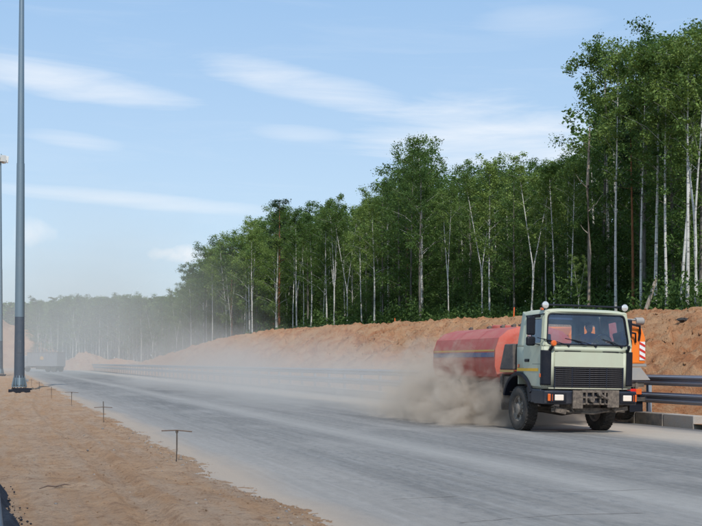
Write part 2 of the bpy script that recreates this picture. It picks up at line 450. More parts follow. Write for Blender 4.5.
# ------------------------------------------------------------------ mesh helpers
class MB:
    def __init__(self):
        self.v = []; self.f = []; self.mi = []
    def add(self, vs, fs, mi=0):
        o = len(self.v)
        self.v.extend([tuple(p) for p in vs])
        self.f.extend([tuple(i + o for i in f) for f in fs])
        self.mi.extend([mi] * len(fs))
        return self
    def box(self, c, size, rot=None, mi=0):
        x, y, z = size[0] / 2, size[1] / 2, size[2] / 2
        vs = [Vector(p) for p in ((-x, -y, -z), (x, -y, -z), (x, y, -z), (-x, y, -z), (-x, -y, z), (x, -y, z), (x, y, z), (-x, y, z))]
        if rot is not None:
            if not isinstance(rot, Matrix):
                from mathutils import Euler
                rot = Euler(rot).to_matrix()
            vs = [rot @ p for p in vs]
        vs = [p + Vector(c) for p in vs]
        return self.add(vs, [(0, 3, 2, 1), (4, 5, 6, 7), (0, 1, 5, 4), (1, 2, 6, 5), (2, 3, 7, 6), (3, 0, 4, 7)], mi)
    def b2(self, x0, x1, y0, y1, z0, z1, mi=0):
        return self.box(((x0 + x1) / 2, (y0 + y1) / 2, (z0 + z1) / 2), (x1 - x0, y1 - y0, z1 - z0), mi=mi)
    def tube(self, pts, rad, n=8, caps=True, mi=0):
        pts = [Vector(p) for p in pts]
        if isinstance(rad, (int, float)): rad = [rad] * len(pts)
        vs, fs = [], []
        up = Vector((0, 0, 1))
        for i, p in enumerate(pts):
            d = (pts[min(i + 1, len(pts) - 1)] - pts[max(i - 1, 0)]).normalized()
            a = d.cross(up)
            if a.length < 1e-3: a = d.cross(Vector((1, 0, 0)))
            a.normalize(); b = d.cross(a).normalized()
            for k in range(n):
                t_ = 2 * PI * k / n
                vs.append(p + (a * math.cos(t_) + b * math.sin(t_)) * rad[i])
        for i in range(len(pts) - 1):
            for k in range(n):
                k2 = (k + 1) % n
                fs.append((i * n + k, i * n + k2, (i + 1) * n + k2, (i + 1) * n + k))
        if caps:
            fs.append(tuple(range(n))); fs.append(tuple(reversed([(len(pts) - 1) * n + k for k in range(n)])))
        return self.add(vs, fs, mi)
    def lathe(self, prof, n=32, axis='Z', center=(0, 0, 0), mi=0, closed=False, caps=True):
        """prof: (radius, height) pairs turned about axis"""
        vs, fs = [], []
        for r, h in prof:
            for k in range(n):
                a = 2 * PI * k / n
                c, s = math.cos(a) * r, math.sin(a) * r
                p = (c, s, h) if axis == 'Z' else ((h, c, s) if axis == 'X' else (c, h, s))
                vs.append((p[0] + center[0], p[1] + center[1], p[2] + center[2]))
        m_ = len(prof)
        for i in range(m_ - (0 if closed else 1)):
            j = (i + 1) % m_
            for k in range(n):
                k2 = (k + 1) % n
                fs.append((i * n + k, i * n + k2, j * n + k2, j * n + k))
        if not closed and caps:
            if prof[0][0] > 1e-4: fs.append(tuple(reversed(range(n))))
            if prof[-1][0] > 1e-4: fs.append(tuple((m_ - 1) * n + k for k in range(n)))
        return self.add(vs, fs, mi)
    def loft(self, rings, caps=True, mi=0):
        n = len(rings[0]); vs = [p for r in rings for p in r]; fs = []
        for i in range(len(rings) - 1):
            for k in range(n):
                k2 = (k + 1) % n
                fs.append((i * n + k, i * n + k2, (i + 1) * n + k2, (i + 1) * n + k))
        if caps:
            fs.append(tuple(reversed(range(n)))); fs.append(tuple((len(rings) - 1) * n + k for k in range(n)))
        return self.add(vs, fs, mi)
    def mesh(self, name, mats, smooth=False, angle=35):
        me = bpy.data.meshes.new(name)
        me.from_pydata(self.v, [], self.f)
        for m_ in (mats if isinstance(mats, (list, tuple)) else [mats]): me.materials.append(m_)
        if any(self.mi): me.polygons.foreach_set('material_index', self.mi)
        bm = bmesh.new(); bm.from_mesh(me); bmesh.ops.recalc_face_normals(bm, faces=bm.faces); bm.to_mesh(me); bm.free()
        if smooth:
            me.polygons.foreach_set('use_smooth', [True] * len(me.polygons))
            me.set_sharp_from_angle(angle=R(angle))
        me.update()
        return me
    def build(self, name, mats, parent=None, smooth=False, bevel=0.0, angle=35, solid=0.0):
        o = bpy.data.objects.new(name, self.mesh(name, mats, smooth, angle))
        C.objects.link(o)
        if parent is not None: o.parent = parent
        if solid:
            md = o.modifiers.new('solid', 'SOLIDIFY'); md.thickness = solid; md.offset = 0
        if bevel:
            md = o.modifiers.new('bevel', 'BEVEL'); md.width = bevel; md.segments = 2; md.limit_method = 'ANGLE'; md.angle_limit = R(40)
            md.harden_normals = False
        return o

def arr_mesh(name, verts, faces, mats, mi=None, smooth=False):
    """fast mesh from numpy: verts (N,3), faces (M,k)"""
    me = bpy.data.meshes.new(name)
    k = faces.shape[1]
    me.vertices.add(len(verts)); me.vertices.foreach_set('co', np.ascontiguousarray(verts, dtype=np.float32).ravel())
    me.loops.add(faces.size); me.loops.foreach_set('vertex_index', np.ascontiguousarray(faces, dtype=np.int32).ravel())
    me.polygons.add(len(faces))
    me.polygons.foreach_set('loop_start', np.arange(0, faces.size, k, dtype=np.int32))
    for m_ in (mats if isinstance(mats, (list, tuple)) else [mats]): me.materials.append(m_)
    if mi is not None: me.polygons.foreach_set('material_index', np.asarray(mi, dtype=np.int32))
    if smooth: me.polygons.foreach_set('use_smooth', np.ones(len(faces), dtype=bool))
    me.update(calc_edges=True); me.validate()
    return me
def link(name, data, parent=None, loc=None, rotz=None):
    o = bpy.data.objects.new(name, data); C.objects.link(o)
    if parent is not None: o.parent = parent
    if loc is not None: o.location = loc
    if rotz is not None: o.rotation_euler = (0, 0, rotz)
    return o
def tag(o, label=None, cat=None, group=None, kind=None):
    if label: o['label'] = label
    if cat: o['category'] = cat
    if group: o['group'] = group
    if kind: o['kind'] = kind
    return o
def thing(name, label, cat, loc=(0, 0, 0), rotz=0.0, group=None):
    o = bpy.data.objects.new(name, None); C.objects.link(o)
    o.empty_display_size = 0.3
    o.location = loc; o.rotation_euler = (0, 0, rotz)
    return tag(o, label, cat, group)
def children(o): return [c for c in bpy.data.objects if c.parent == o]
def copy_tree(o, kids, parent=None):
    """kids: dict object -> list of children (precomputed, quick)"""
    c = o.copy(); C.objects.link(c)
    if parent is not None: c.parent = parent
    for ch in kids.get(o.name, []): copy_tree(ch, kids, c)
    return c
def kid_map():
    d = {}
    for o in bpy.data.objects:
        if o.parent is not None: d.setdefault(o.parent.name, []).append(o)
    return d

# ================================================================== SETTING
# berm (cutting bank) height in road coordinates
BH_S = [-40, 20, 45, 70, 95, 110, 128, 150, 185, 215, 260, 420]
BH_Z = [3.25, 3.38, 3.8, 4.25, 4.6, 4.75, 4.55, 3.9, 2.2, 1.2, 0.6, 0.4]
def berm(s, t_):
    s = np.asarray(s, float); t_ = np.asarray(t_, float)
    top = np.interp(s, BH_S, BH_Z)
    w = fbm(s * 0.12, t_ * 0.05, 3, 3) * 1.6
    u = np.clip((t_ - 19.3 + w * 0.5) / 6.4, 0, 1)
    prof = np.where(u < 1, 1 - (1 - u) ** 1.25, 1.0)
    h = prof * top
    edge = np.clip(np.minimum(u * 3, (1.20 - u) * 2.2), 0, 1)
    # slumps and gullies running diagonally down the face
    g = fbm(s * 0.42 + t_ * 0.55, t_ * 0.16, 5, 4)
    g2 = fbm(s * 1.5 + t_ * 1.4, t_ * 0.6, 9, 4)
    bench = np.exp(-((u - 0.52) / 0.12) ** 2) * 0.35 * np.clip(fbm(s * 0.06, s * 0.0 + 2, 21, 2) * 3 + 0.4, 0, 1)
    h = h + edge * np.clip(u * 3, 0, 1) * (g * 0.95 + g2 * 0.42 - bench) * np.clip(1.55 - u, 0.25, 1)
    h = h + fbm(s * 3.0, t_ * 3.0, 33, 5, gain=.62) * 0.24 * np.clip(u * 4, 0, 1)
    # crest rim a little higher than the forest floor behind
    back = np.clip((t_ - 26.5) / 6, 0, 1)
    h = h - back * 0.25 + fbm(s * 0.15, t_ * 0.15, 40, 3) * 0.5 * back
    return np.maximum(h, 0.0) + 0.02 * (u > 0)

def grid_mesh(name, S, T, zf, mats, mif=None):
    SS, TT = np.meshgrid(S, T, indexing='ij')
    Z = zf(SS, TT)
    V = np.stack([TT, SS, Z], -1).reshape(-1, 3)
    ns, nt = len(S), len(T)
    i, j = np.meshgrid(np.arange(ns - 1), np.arange(nt - 1), indexing='ij')
    a = (i * nt + j).ravel()
    F = np.stack([a, a + 1, a + nt + 1, a + nt], -1)
    mi = None
    if mif is not None:
        mi = mif(SS[:-1, :-1], TT[:-1, :-1]).ravel()
    return arr_mesh(name, V, F, mats, mi, smooth=True)

def geo_steps(a, b, k, mn):
    r = [a]
    while r[-1] < b: r.append(r[-1] + max(mn, abs(r[-1]) * k))
    return np.array(r)

# far ground to the horizon
g = MB(); g.add([(-5000, -800, 0), (5000, -800, 0), (5000, 8000, 0), (-5000, 8000, 0)], [(0, 1, 2, 3)])
o = g.build('ground', M['forest_floor']); o.location.z = -0.2
tag(o, kind='structure')

# road
def road_z(s, t_): return 0.004 * fbm(s * 0.3, t_ * 0.8, 2, 3) - 0.019 * np.maximum(0, t_ - 12.1)
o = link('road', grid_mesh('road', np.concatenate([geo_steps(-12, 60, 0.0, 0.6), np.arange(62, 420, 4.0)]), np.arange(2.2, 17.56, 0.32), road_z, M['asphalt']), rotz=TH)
tag(o, kind='structure')
# verge of sand, left of the road
def sand_z(s, t_):
    z = 0.05 + 0.05 * fbm(s * 0.5, t_ * 0.8, 50, 4) + 0.040 * fbm(s * 2.6, t_ * 2.8, 51, 4) + 0.034 * fbm(s * 8, t_ * 8, 52, 5, gain=.6)
    # tyre ruts with lug marks
    for t0, k, ph, w in ((1.35, 0.004, 0.0, 0.20), (-0.35, 0.010, 2.0, 0.19), (-2.2, -0.006, 1.0, 0.22), (-3.9, 0.0, 3.0, 0.22)):
        c = t0 + k * (s - 20) * 3 + 0.25 * np.sin(s * 0.12 + ph)
        d = (t_ - c) / w
        rut = np.exp(-d ** 4)
        lug = np.sin((s + np.abs(d) * w * 1.1) * 2 * PI / 0.17) * 0.009
        z = z + rut * (-0.045 + lug * 1.4) + 0.022 * np.exp(-((np.abs(d) - 1.35) / 0.4) ** 2)
    z = z + 0.18 * np.exp(-((t_ - 2.0) / 0.9) ** 2 - ((s - 12.0) / 1.3) ** 2) * 0.5
    e = 3.28 + np.clip((15 - s) / 8, 0, 1) * 0.22 + 0.13 * fbm(s * 0.35, s * 0.0, 60, 4) + 0.07 * fbm(s * 2.5, t_ * 2, 61, 3)
    z = z - np.clip((t_ - e + 0.6) / 1.0, 0, 2) * 0.13
    return z
S = geo_steps(5.0, 300, 0.0055, 0.05)
T = np.concatenate([np.arange(-70, -12, 2.0), np.arange(-12, -4, 0.16), np.arange(-4, 4.6, 0.045)])
o = link('sand_verge', grid_mesh('sand_verge', S, T, sand_z, M['sand']), rotz=TH)
tag(o, kind='structure')
o = link('sand_verge', grid_mesh('sand_verge_back', np.arange(-12, 5.3, 0.3), np.arange(-70, 4.2, 0.8), lambda s, t_: -0.03 + 0 * s, M['sand']), rotz=TH)
tag(o, kind='structure')

# strip behind the kerb, bank and forest floor
S = np.concatenate([np.arange(-40, 14, 1.5), np.arange(14, 62, 0.16), np.arange(62, 140, 0.4), np.arange(140, 420, 2.0)])
T = np.concatenate([np.arange(17.6, 27.6, 0.16), np.arange(27.6, 40, 0.9), np.arange(40, 150, 6)])
def floor_mi(s, t_):
    w = fbm(s * 0.4, t_ * 0.4, 77, 3)
    return (t_ + w * 2.4 > 27.6).astype(int)
o = link('cutting_bank', grid_mesh('cutting_bank', S, T, berm, [M['clay'], M['forest_floor']], floor_mi), rotz=TH)
tag(o, kind='structure')

def bank_z(s, t_): return float(berm(np.array([s]), np.array([t_]))[0])

# sand mound and cut hill far to the left
def hillgrid(name, cx, cyy, w, dpt, h, seed, mat, n=90, lean=0.0):
    X = np.linspace(-w, w, n); Y = np.linspace(-dpt, dpt, n)
    XX, YY = np.meshgrid(X, Y, indexing='ij')
    rr = np.sqrt((XX / w) ** 2 + (YY / dpt) ** 2)
    Z = h * np.clip(1 - rr ** 1.7, -0.1, 1) * (1 + 0.6 * fbm(XX * 3.0 / w + 5, YY * 3.0 / dpt, seed, 4)) + fbm(XX * 9 / w, YY * 9 / dpt, seed + 3, 4) * h * 0.10
    Z = np.where(rr > 1, -0.3, Z)
    V = np.stack([XX, YY, Z], -1).reshape(-1, 3)
    i, j = np.meshgrid(np.arange(n - 1), np.arange(n - 1), indexing='ij'); a = (i * n + j).ravel()
    o = link(name, arr_mesh(name, V, np.stack([a, a + n, a + n + 1, a + 1], -1), mat, smooth=True), loc=(cx, cyy, 0))
    return tag(o, kind='structure')
def P(px, Y, z=0.0): return Vector(((px - 351) / F_PX * Y, Y, z))
p = P(84, 235); hillgrid('sand_mound', p.x, p.y, 7.5, 9, 3.4, 5, M['clay'])
p = P(118, 228); hillgrid('sand_mound', p.x, p.y, 8.0, 6, 2.2, 8, M['clay'])
p = P(20, 350); hillgrid('hill', p.x, p.y, 26, 62, 12.5, 12, M['clay'])
p = P(-60, 420); hillgrid('hill', p.x, p.y, 60, 80, 15, 14, M['clay'])

# thin dark cracks sealed with tar
def ribbon(pts, w):
    V_ = []
    for i, (a, b) in enumerate(pts):
        g = ground_point(a, b); s_, t_ = g.dot(DV), g.dot(NV)
        V_.append((s_, t_))
    P_ = []
    for i in range(len(V_) - 1):
        for k in range(10):
            u = k / 10; P_.append((V_[i][0] * (1 - u) + V_[i + 1][0] * u, V_[i][1] * (1 - u) + V_[i + 1][1] * u))
    P_.append(V_[-1]); n_ = len(P_); vs = []
    for i, (s_, t_) in enumerate(P_):
        a, b = P_[max(0, i - 1)], P_[min(n_ - 1, i + 1)]
        d = Vector((b[0] - a[0], b[1] - a[1])).normalized(); nx, ny = -d.y, d.x
        jt = .04 * float(vnoise(np.array([i * .7]), np.array([t_]), 5)); ww = w * random.uniform(.3, 1.2) * (.25 if i in (0, n_ - 1) else 1)
        z = float(road_z(np.array([s_]), np.array([t_]))) + .006
        vs.append((t_ + ny * (ww + jt), s_ + nx * (ww + jt), z)); vs.append((t_ + ny * (jt - ww), s_ + nx * (jt - ww), z))
    mb = MB(); mb.add(vs, [(2 * i, 2 * i + 1, 2 * i + 3, 2 * i + 2) for i in range(n_ - 1)])
    o = mb.build('road_crack', M['concrete_dark']); o.rotation_euler.z = TH
    return tag(o, kind='structure')
ribbon([(392, 499.5), (420, 498), (458, 496.5)], .012)
ribbon([(458, 523), (505, 519), (560, 515), (645, 513)], .009)
ribbon([(548, 492), (600, 491.5), (660, 489)], .008)

# ================================================================== KERB, RAIL
kerb = thing('kerb', 'low dusty concrete kerb in separate stones running along the far edge of the road', 'kerb', (0, 0, 0), TH)
L_K = 1.42
k_mb = MB(); k_mb.b2(-0.16, 0.16, 0.012, L_K - 0.012, -0.20, 0.21)
k_me = {}
for nm, mt in (('concrete_light', M['concrete_light']), ('concrete_dark', M['concrete_dark'])):
    k_me[nm] = k_mb.mesh('kerb_stone_' + nm, mt)
s_end = px_at(697, 17.7)
first = True
for k in range(34):
    light = k == 0 or (k > 3 and random.random() < 0.22)
    ks = link('kerb_stone', k_me['concrete_light' if light else 'concrete_dark'], kerb)
    ks.location = (17.74 + random.uniform(-.012, .012), s_end + k * L_K, random.uniform(-.012, .012))
    ks.rotation_euler = (0, 0, random.uniform(-.008, .008))
    md = ks.modifiers.new('bevel', 'BEVEL'); md.width = 0.02; md.segments = 2
    if k == 0: ks['label'] = 'pale clean kerb stone at the near end'
for k in range(2):
    ks = link('kerb_stone', k_me['concrete_light'], kerb)
    ks.location = (17.74, s_end - (k + 1) * L_K - 0.75 * k - 1.2, 0.0)

T_RAIL = 18.12
rail = thing('guard_rail', 'grey steel guard rail with two horizontal beams on posts between road and clay bank', 'guard rail', (0, 0, 0), TH)
def wbeam():
    prof = [(-0.02, -0.155), (-0.035, -0.12), (-0.085, -0.095), (-0.085, -0.055), (-0.02, -0.02), (-0.02, 0.02), (-0.085, 0.055), (-0.085, 0.095), (-0.035, 0.12), (-0.02, 0.155)]
    back = [(x + 0.012, z) for x, z in reversed(prof)]
    return prof + back
RS0 = px_at(650, T_RAIL + .1) + 0.0
SP = 3.0
bm_ = MB()
P_ = wbeam()
bm_.loft([[(x, 0.0, z) for x, z in P_], [(x, SP * 2 - 0.004, z) for x, z in P_]])
beam_me = bm_.mesh('rail_beam', M['rail'])
pm = MB()
pm.b2(0.005, 0.125, -0.055, -0.045, -0.2, 1.27); pm.b2(0.005, 0.125, 0.045, 0.055, -0.2, 1.27); pm.b2(0.055, 0.067, -0.045, 0.045, -0.2, 1.27)
post_me = pm.mesh('rail_post', M['rail_post'])
bl = MB(); bl.b2(-0.075, 0.003, -0.05, 0.05, -0.07, 0.07); block_me = bl.mesh('spacer', M['rail'])
n0 = -5
for k in range(n0, 34):
    s_ = RS0 + k * SP
    po = link('post', post_me, rail, (T_RAIL, s_, 0))
    for zb in (1.13, 0.62):
        link('spacer', block_me, po, (0, 0, zb))
    if k % 2 == 0:
        for zb in (1.13, 0.62):
            b = link('rail_beam', beam_me, rail, (T_RAIL - 0.005 - (0.003 if (k // 2) % 2 else 0), s_, zb))
# far stretch of the rail: one object with its own posts
fr = MB()
for k in range(34, 70):
    s_ = RS0 + k * SP
    fr.b2(T_RAIL, T_RAIL + .12, s_ - .05, s_ + .05, -.2, 1.25)
for zb in (1.13, 0.62):
    fr.loft([[(x + T_RAIL, RS0 + 34 * SP, z + zb) for x, z in P_], [(x + T_RAIL, RS0 + 70 * SP, z + zb) for x, z in P_]])
o = fr.build('far_rail_run', M['rail'], rail)
o['kind'] = 'stuff'

# ================================================================== LAMP MASTS
def mast(loc, tilt, label, near=False):
    r = thing('lamp_mast', label, 'lamp mast', loc, 0, 'tall steel lamp masts along the sandy verge')
    r.rotation_euler = (0, tilt, TH)
    H1, H2 = 4.05, 12.2
    m1 = MB(); m1.lathe([(.275, .42), (.245, H1)], 16); m1.build('lower_shaft', M['galv_dull'], r, smooth=True)
    m2 = MB(); m2.lathe([(.250, H1 - .02), (.252, H1 + .05), (.205, H2)], 16); m2.build('middle_shaft', M['galv'], r, smooth=True)
    m3 = MB(); m3.lathe([(.188, H2), (.188, H2 + .05), (.10, 25.2)], 16); m3.build('upper_shaft', M['galv'], r, smooth=True)
    m4 = MB()
    m4.lathe([(.40, .30), (.40, .345), (.285, .35), (.285, .80)], 20)
    for k in range(12):
        a = 2 * PI * k / 12
        c, s = math.cos(a), math.sin(a)
        w = .012
        pts = [(.28, .35), (.395, .35), (.395, .40), (.28, .92)]
        m4.loft([[(x * c - w * s, x * s + w * c, z) for x, z in pts], [(x * c + w * s, x * s - w * c, z) for x, z in pts]])
    m4.build('base_flange', M['galv'], r)
    bo = MB()
    for k in range(12):
        a = 2 * PI * (k + .5) / 12
        bo.lathe([(.022, .18), (.022, .42)], 6, center=(.35 * math.cos(a), .35 * math.sin(a), 0))
    bo.build('anchor_bolts', M['dark_iron'], r)
    fb = MB(); fb.box((0, 0, .06), (1.10, 1.10, .22)); fb.box((0.12, -0.05, .20), (0.85, 0.85, .09), (0, 0, .25))
    fb.build('footing', M['bitumen'], r, bevel=.02)
    # crown ring with flood lamps
    cr = MB(); cr.lathe([(.12, 24.7), (.34, 24.72), (.34, 24.80), (.12, 25.3)], 16); cr.build('lamp_carrier', M['galv'], r)
    for k in range(6):
        a = 2 * PI * k / 6
        lm = MB(); lm.box((.62 * math.cos(a), .62 * math.sin(a), 24.72), (.50, .40, .72), (0, .12, a)); lm.tube([(.2 * math.cos(a), .2 * math.sin(a), 24.8), (.5 * math.cos(a), .5 * math.sin(a), 24.75)], .03, 6)
        lm.build('flood_lamp', M['lamp_white'], r, bevel=.03)
    if near:
        h = MB(); h.b2(-.10, .10, -.263, -.235, 2.1, 2.75); h.build('hatch', M['galv_dull'], r, bevel=.01)
    return r
p = ground_point(19.2, 393.0); mast((p.x, p.y, 0.02), R(0.35), 'nearest and thickest grey steel lamp mast, its top out of the picture', True)
p = ground_point(0.5, 376.5); mast((p.x, p.y, 0.02), 0, 'grey steel lamp mast at the picture edge with its white flood lamps in view')

# ================================================================== ROD MARKERS ON THE VERGE
def rod(px, py, h, bar, lab, tall=0.0, tilt=0.0, bz=None):
    g = ground_point(px, py)
    s_, t_ = g.dot(DV), g.dot(NV)
    z = float(sand_z(np.array([s_]), np.array([t_]))[0])
    r = thing('marker_rod', lab, 'marker rod', (g.x, g.y, z), 0, 'thin iron marker rods beside the road')
    r.rotation_euler = (0, tilt, random.uniform(-.15, .15))
    m = MB(); m.tube([(0, 0, -.25), (0.004, 0, h * .5), (0, 0, h)], .0125, 6); m.build('rod', M['dark_iron'], r)
    zb = bz or h
    m = MB(); m.tube([(-bar / 2, -.012, zb - .008), (0, -.016, zb + .006), (bar / 2, -.012, zb - .012)], .0105, 6); m.build('crossbar', M['rust'], r)
    if not bz:
        m = MB(); m.lathe([(.022, h - .035), (.022, h + .012)], 6); m.build('cap_nut', M['dark_iron'], r)
rod(176.3, 465.0, .515, .49, 'nearest T-shaped iron marker rod on the sandy verge, tallest in the picture', tilt=.02)
rod(103.5, 423.5, .555, .50, 'second marker rod from the camera, shaped like a cross with the upright above the bar', tilt=-.01, bz=.40)
rod(71.3, 406.3, .50, .50, 'third marker rod from the camera, a low T with a slanting bar', tilt=.03)
rod(51.4, 399.6, .53, .38, 'fourth marker rod from the camera, a small cross right of the mast footing', bz=.40)
rod(39.2, 391.6, .52, .36, 'fifth marker rod, faint and small just right of the nearest mast', bz=.46)
rod(31.5, 387.0, .50, .34, 'farthest tiny marker rod close to the foot of the nearest mast', bz=.44)

# orange stakes on the crest
for px, t_, hh, lab in ((513.6, 26.6, .72, 'taller thin orange stake on the bank crest behind the lorry cab'), (394.5, 26.8, .62, 'short faint orange stake on the bank crest among birches')):
    s_ = px_at(px, t_)
    st = MB(); st.tube([(0, 0, -.3), (0.01, 0, hh)], .035, 6)
    w = W(s_, t_, bank_z(s_, t_))
    o = st.build('stake', M['stake']); o.location = w; o.rotation_euler = (0, .03, 0)
    tag(o, lab, 'stake')
# black rag on the bank
s_, t_ = px_at(683, 24.1), 24.1
rg = MB()
nn = 14
rings = []
for i in range(5):
    rr = (.02, .13, .21, .16, .04)[i]
    rings.append([(rr * math.cos(2 * PI * k / nn) * (1 + .35 * math.sin(3 * k)), rr * .6 * math.sin(2 * PI * k / nn) * (1 + .3 * math.cos(2 * k)), (.0, .02, .06, .11, .15)[i] + .02 * math.sin(k * 2.1)) for k in range(nn)])
rg.loft(rings)
o = rg.build('rag', M['black_rag']); o.location = W(s_, t_, bank_z(s_, t_) + .0); tag(o, 'crumpled black rag lying high on the orange clay bank', 'rag')
# stick on the sand
g = ground_point(53, 493)
sm = MB(); sm.tube([(-.16, -.05, .0), (-.06, -.02, .035), (.03, .02, .02), (.12, .09, .04), (.20, .11, .03)], [.006, .012, .012, .010, .004], 6)
sm.tube([(.03, .02, .02), (.08, .0, .03), (.13, -.01, .02)], [.008, .006, .003], 5)
o = sm.build('stick', M['rust']); g_s, g_t = g.dot(DV), g.dot(NV)
o.location = (g.x, g.y, float(sand_z(np.array([g_s]), np.array([g_t]))[0]) + .005); tag(o, 'short crooked twig lying on the sand near the black bitumen heap', 'stick')

# black bitumen heap with crumbs and pipe at the left edge
S = np.arange(4.0, 19.0, 0.05); T = np.arange(-2.2, 0.9, 0.04)
def heap(s, t_):
    e = 0.13 - (s - 11.6) * .045 + .11 * fbm(s * 3.0, s * 0 + t_ * 1.5, 90, 4) + .05 * fbm(s * 11, t_ * 8, 91, 3) - np.clip((s - 15.3) * .16, 0, 2)
    d = e - t_
    z = np.clip(d * 1.3, -0.12, .14) + .02 * fbm(s * 9, t_ * 9, 92, 3) * (d > 0)
    return z + 0.06
o = link('bitumen_heap', grid_mesh('bitumen_heap', S, T, heap, M['bitumen']), rotz=TH)
tag(o, 'black crumbly bitumen heap along the sand at the lower picture edge', 'bitumen heap')
cm_v, cm_f = [], []
ico = [(0, 0, 1), (.9, 0, .1), (.1, .9, 0), (-.85, .1, .1), (0, -.9, 0), (.1, 0, -1)]
icf = [(0, 1, 2), (0, 2, 3), (0, 3, 4), (0, 4, 1), (5, 2, 1), (5, 3, 2), (5, 4, 3), (5, 1, 4)]
def crumbs(n, s0, s1, tf, r0, r1, zf):
    V, Fc = [], []
    for k in range(n):
        s_ = random.uniform(s0, s1); t_ = tf(s_)
        r = random.uniform(r0, r1) * random.uniform(.5, 1)
        z = zf(s_, t_)
        a = random.uniform(0, 6.28); ca, sa = math.cos(a), math.sin(a)
        q = random.uniform(.6, 1.0)
        b = len(V)
        for x, y, zz in ico:
            x *= random.uniform(.7, 1.2)
            V.append((t_ + r * (x * ca - y * sa), s_ + r * (x * sa + y * ca), z + r * zz * q * .8))
        Fc += [tuple(i + b for i in f) for f in icf]
    return np.array(V), np.array(Fc)
V_, F_ = crumbs(200, 8, 16.5, lambda s: .15 - (s - 11.6) * .045 - max(0, (s - 15.3) * .16) + random.gauss(0, .07), .008, .028, lambda s, t_: .06)
o = link('bitumen_crumbs', arr_mesh('bitumen_crumbs', V_, F_, M['bitumen']), rotz=TH); tag(o, 'black bitumen crumbs strewn on the sand', kind='stuff')
def sz1(s, t_): return float(sand_z(np.array([s]), np.array([t_]))[0])
V_, F_ = crumbs(9000, 7, 34, lambda s: random.uniform(-6, 3.4) if random.random() < .7 else random.gauss(2.9, .35), .005, .024, lambda s, t_: 0.0)
SS_ = V_[:, 1]; TT_ = V_[:, 0]
V_[:, 2] += sand_z(SS_, TT_)
o = link('clods', arr_mesh('clods', V_, F_, M['sand']), rotz=TH); tag(o, 'small sand clods on the verge', kind='stuff')
V_, F_ = crumbs(350, 7, 30, lambda s: random.uniform(-6, 3.4) if random.random() < .45 else random.gauss(3.1, .25), .02, .05, lambda s, t_: 0.0)
V_[:, 2] += sand_z(V_[:, 1], V_[:, 0])
o = link('stones', arr_mesh('stones', V_, F_, M['concrete_dark']), rotz=TH); tag(o, 'small grey stones on the sand verge', kind='stuff')
V_, F_ = crumbs(5500, 22, 75, lambda s: random.uniform(18.3, 27), .02, .085, lambda s, t_: 0.0)
V_[:, 2] += berm(V_[:, 1], V_[:, 0])
o = link('clods', arr_mesh('clods_bank', V_, F_, M['clay']), rotz=TH); tag(o, 'clay clods on the bank', kind='stuff')
pp = MB(); pp.tube([(-.0, 4, .24), (-.02, 9, .24), (-.07, 13.4, .23)], .06, 12)
o = pp.build('pipe', M['galv_dull'], smooth=True); o.rotation_euler.z = TH
tag(o, 'blue-grey pipe lying on the black bitumen heap', 'pipe')

# ================================================================== PANEL HELPERS
def rpoly(pts, r, k=4):
    """quadrilateral (2D, counter-clockwise) with rounded corners, 4*(k+1) points"""
    out_ = []
    n = len(pts)
    for i in range(n):
        p0, p1, p2 = Vector(pts[i - 1]), Vector(pts[i]), Vector(pts[(i + 1) % n])
        a, b = (p0 - p1).normalized(), (p2 - p1).normalized()
        A, B = p1 + a * r, p1 + b * r
        for j in range(k + 1):
            u = j / k
            q = A * (1 - u) ** 2 + p1 * 2 * u * (1 - u) + B * u ** 2
            out_.append((q.x, q.y))
    return out_
def ring_panel(mb, outer, inner, mp, sub=1):
    n = len(outer); vs = []; fs = []
    for s in range(sub + 1):
        u = s / sub
        for a, b in zip(outer, inner):
            vs.append(mp(a[0] * (1 - u) + b[0] * u, a[1] * (1 - u) + b[1] * u))
    for s in range(sub):
        for i in range(n):
            j = (i + 1) % n
            fs.append((s * n + i, s * n + j, (s + 1) * n + j, (s + 1) * n + i))
    mb.add(vs, fs)
def fill_panel(mb, poly, mp, sub=4):
    cx_ = sum(p[0] for p in poly) / len(poly); cy_ = sum(p[1] for p in poly) / len(poly)
    n = len(poly); vs = [mp(cx_, cy_)]; fs = []
    for s in range(1, sub + 1):
        u = s / sub
        for p in poly: vs.append(mp(cx_ + (p[0] - cx_) * u, cy_ + (p[1] - cy_) * u))
    for i in range(n):
        fs.append((0, 1 + i, 1 + (i + 1) % n))
    for s in range(sub - 1):
        for i in range(n):
            j = (i + 1) % n
            fs.append((1 + s * n + i, 1 + (s + 1) * n + i, 1 + (s + 1) * n + j, 1 + s * n + j))
    mb.add(vs, fs)
def arc(cy_, cz, r, a0, a1, n):
    return [(cy_ + r * math.cos(R(a0 + (a1 - a0) * i / n)), cz + r * math.sin(R(a0 + (a1 - a0) * i / n))) for i in range(n + 1)]

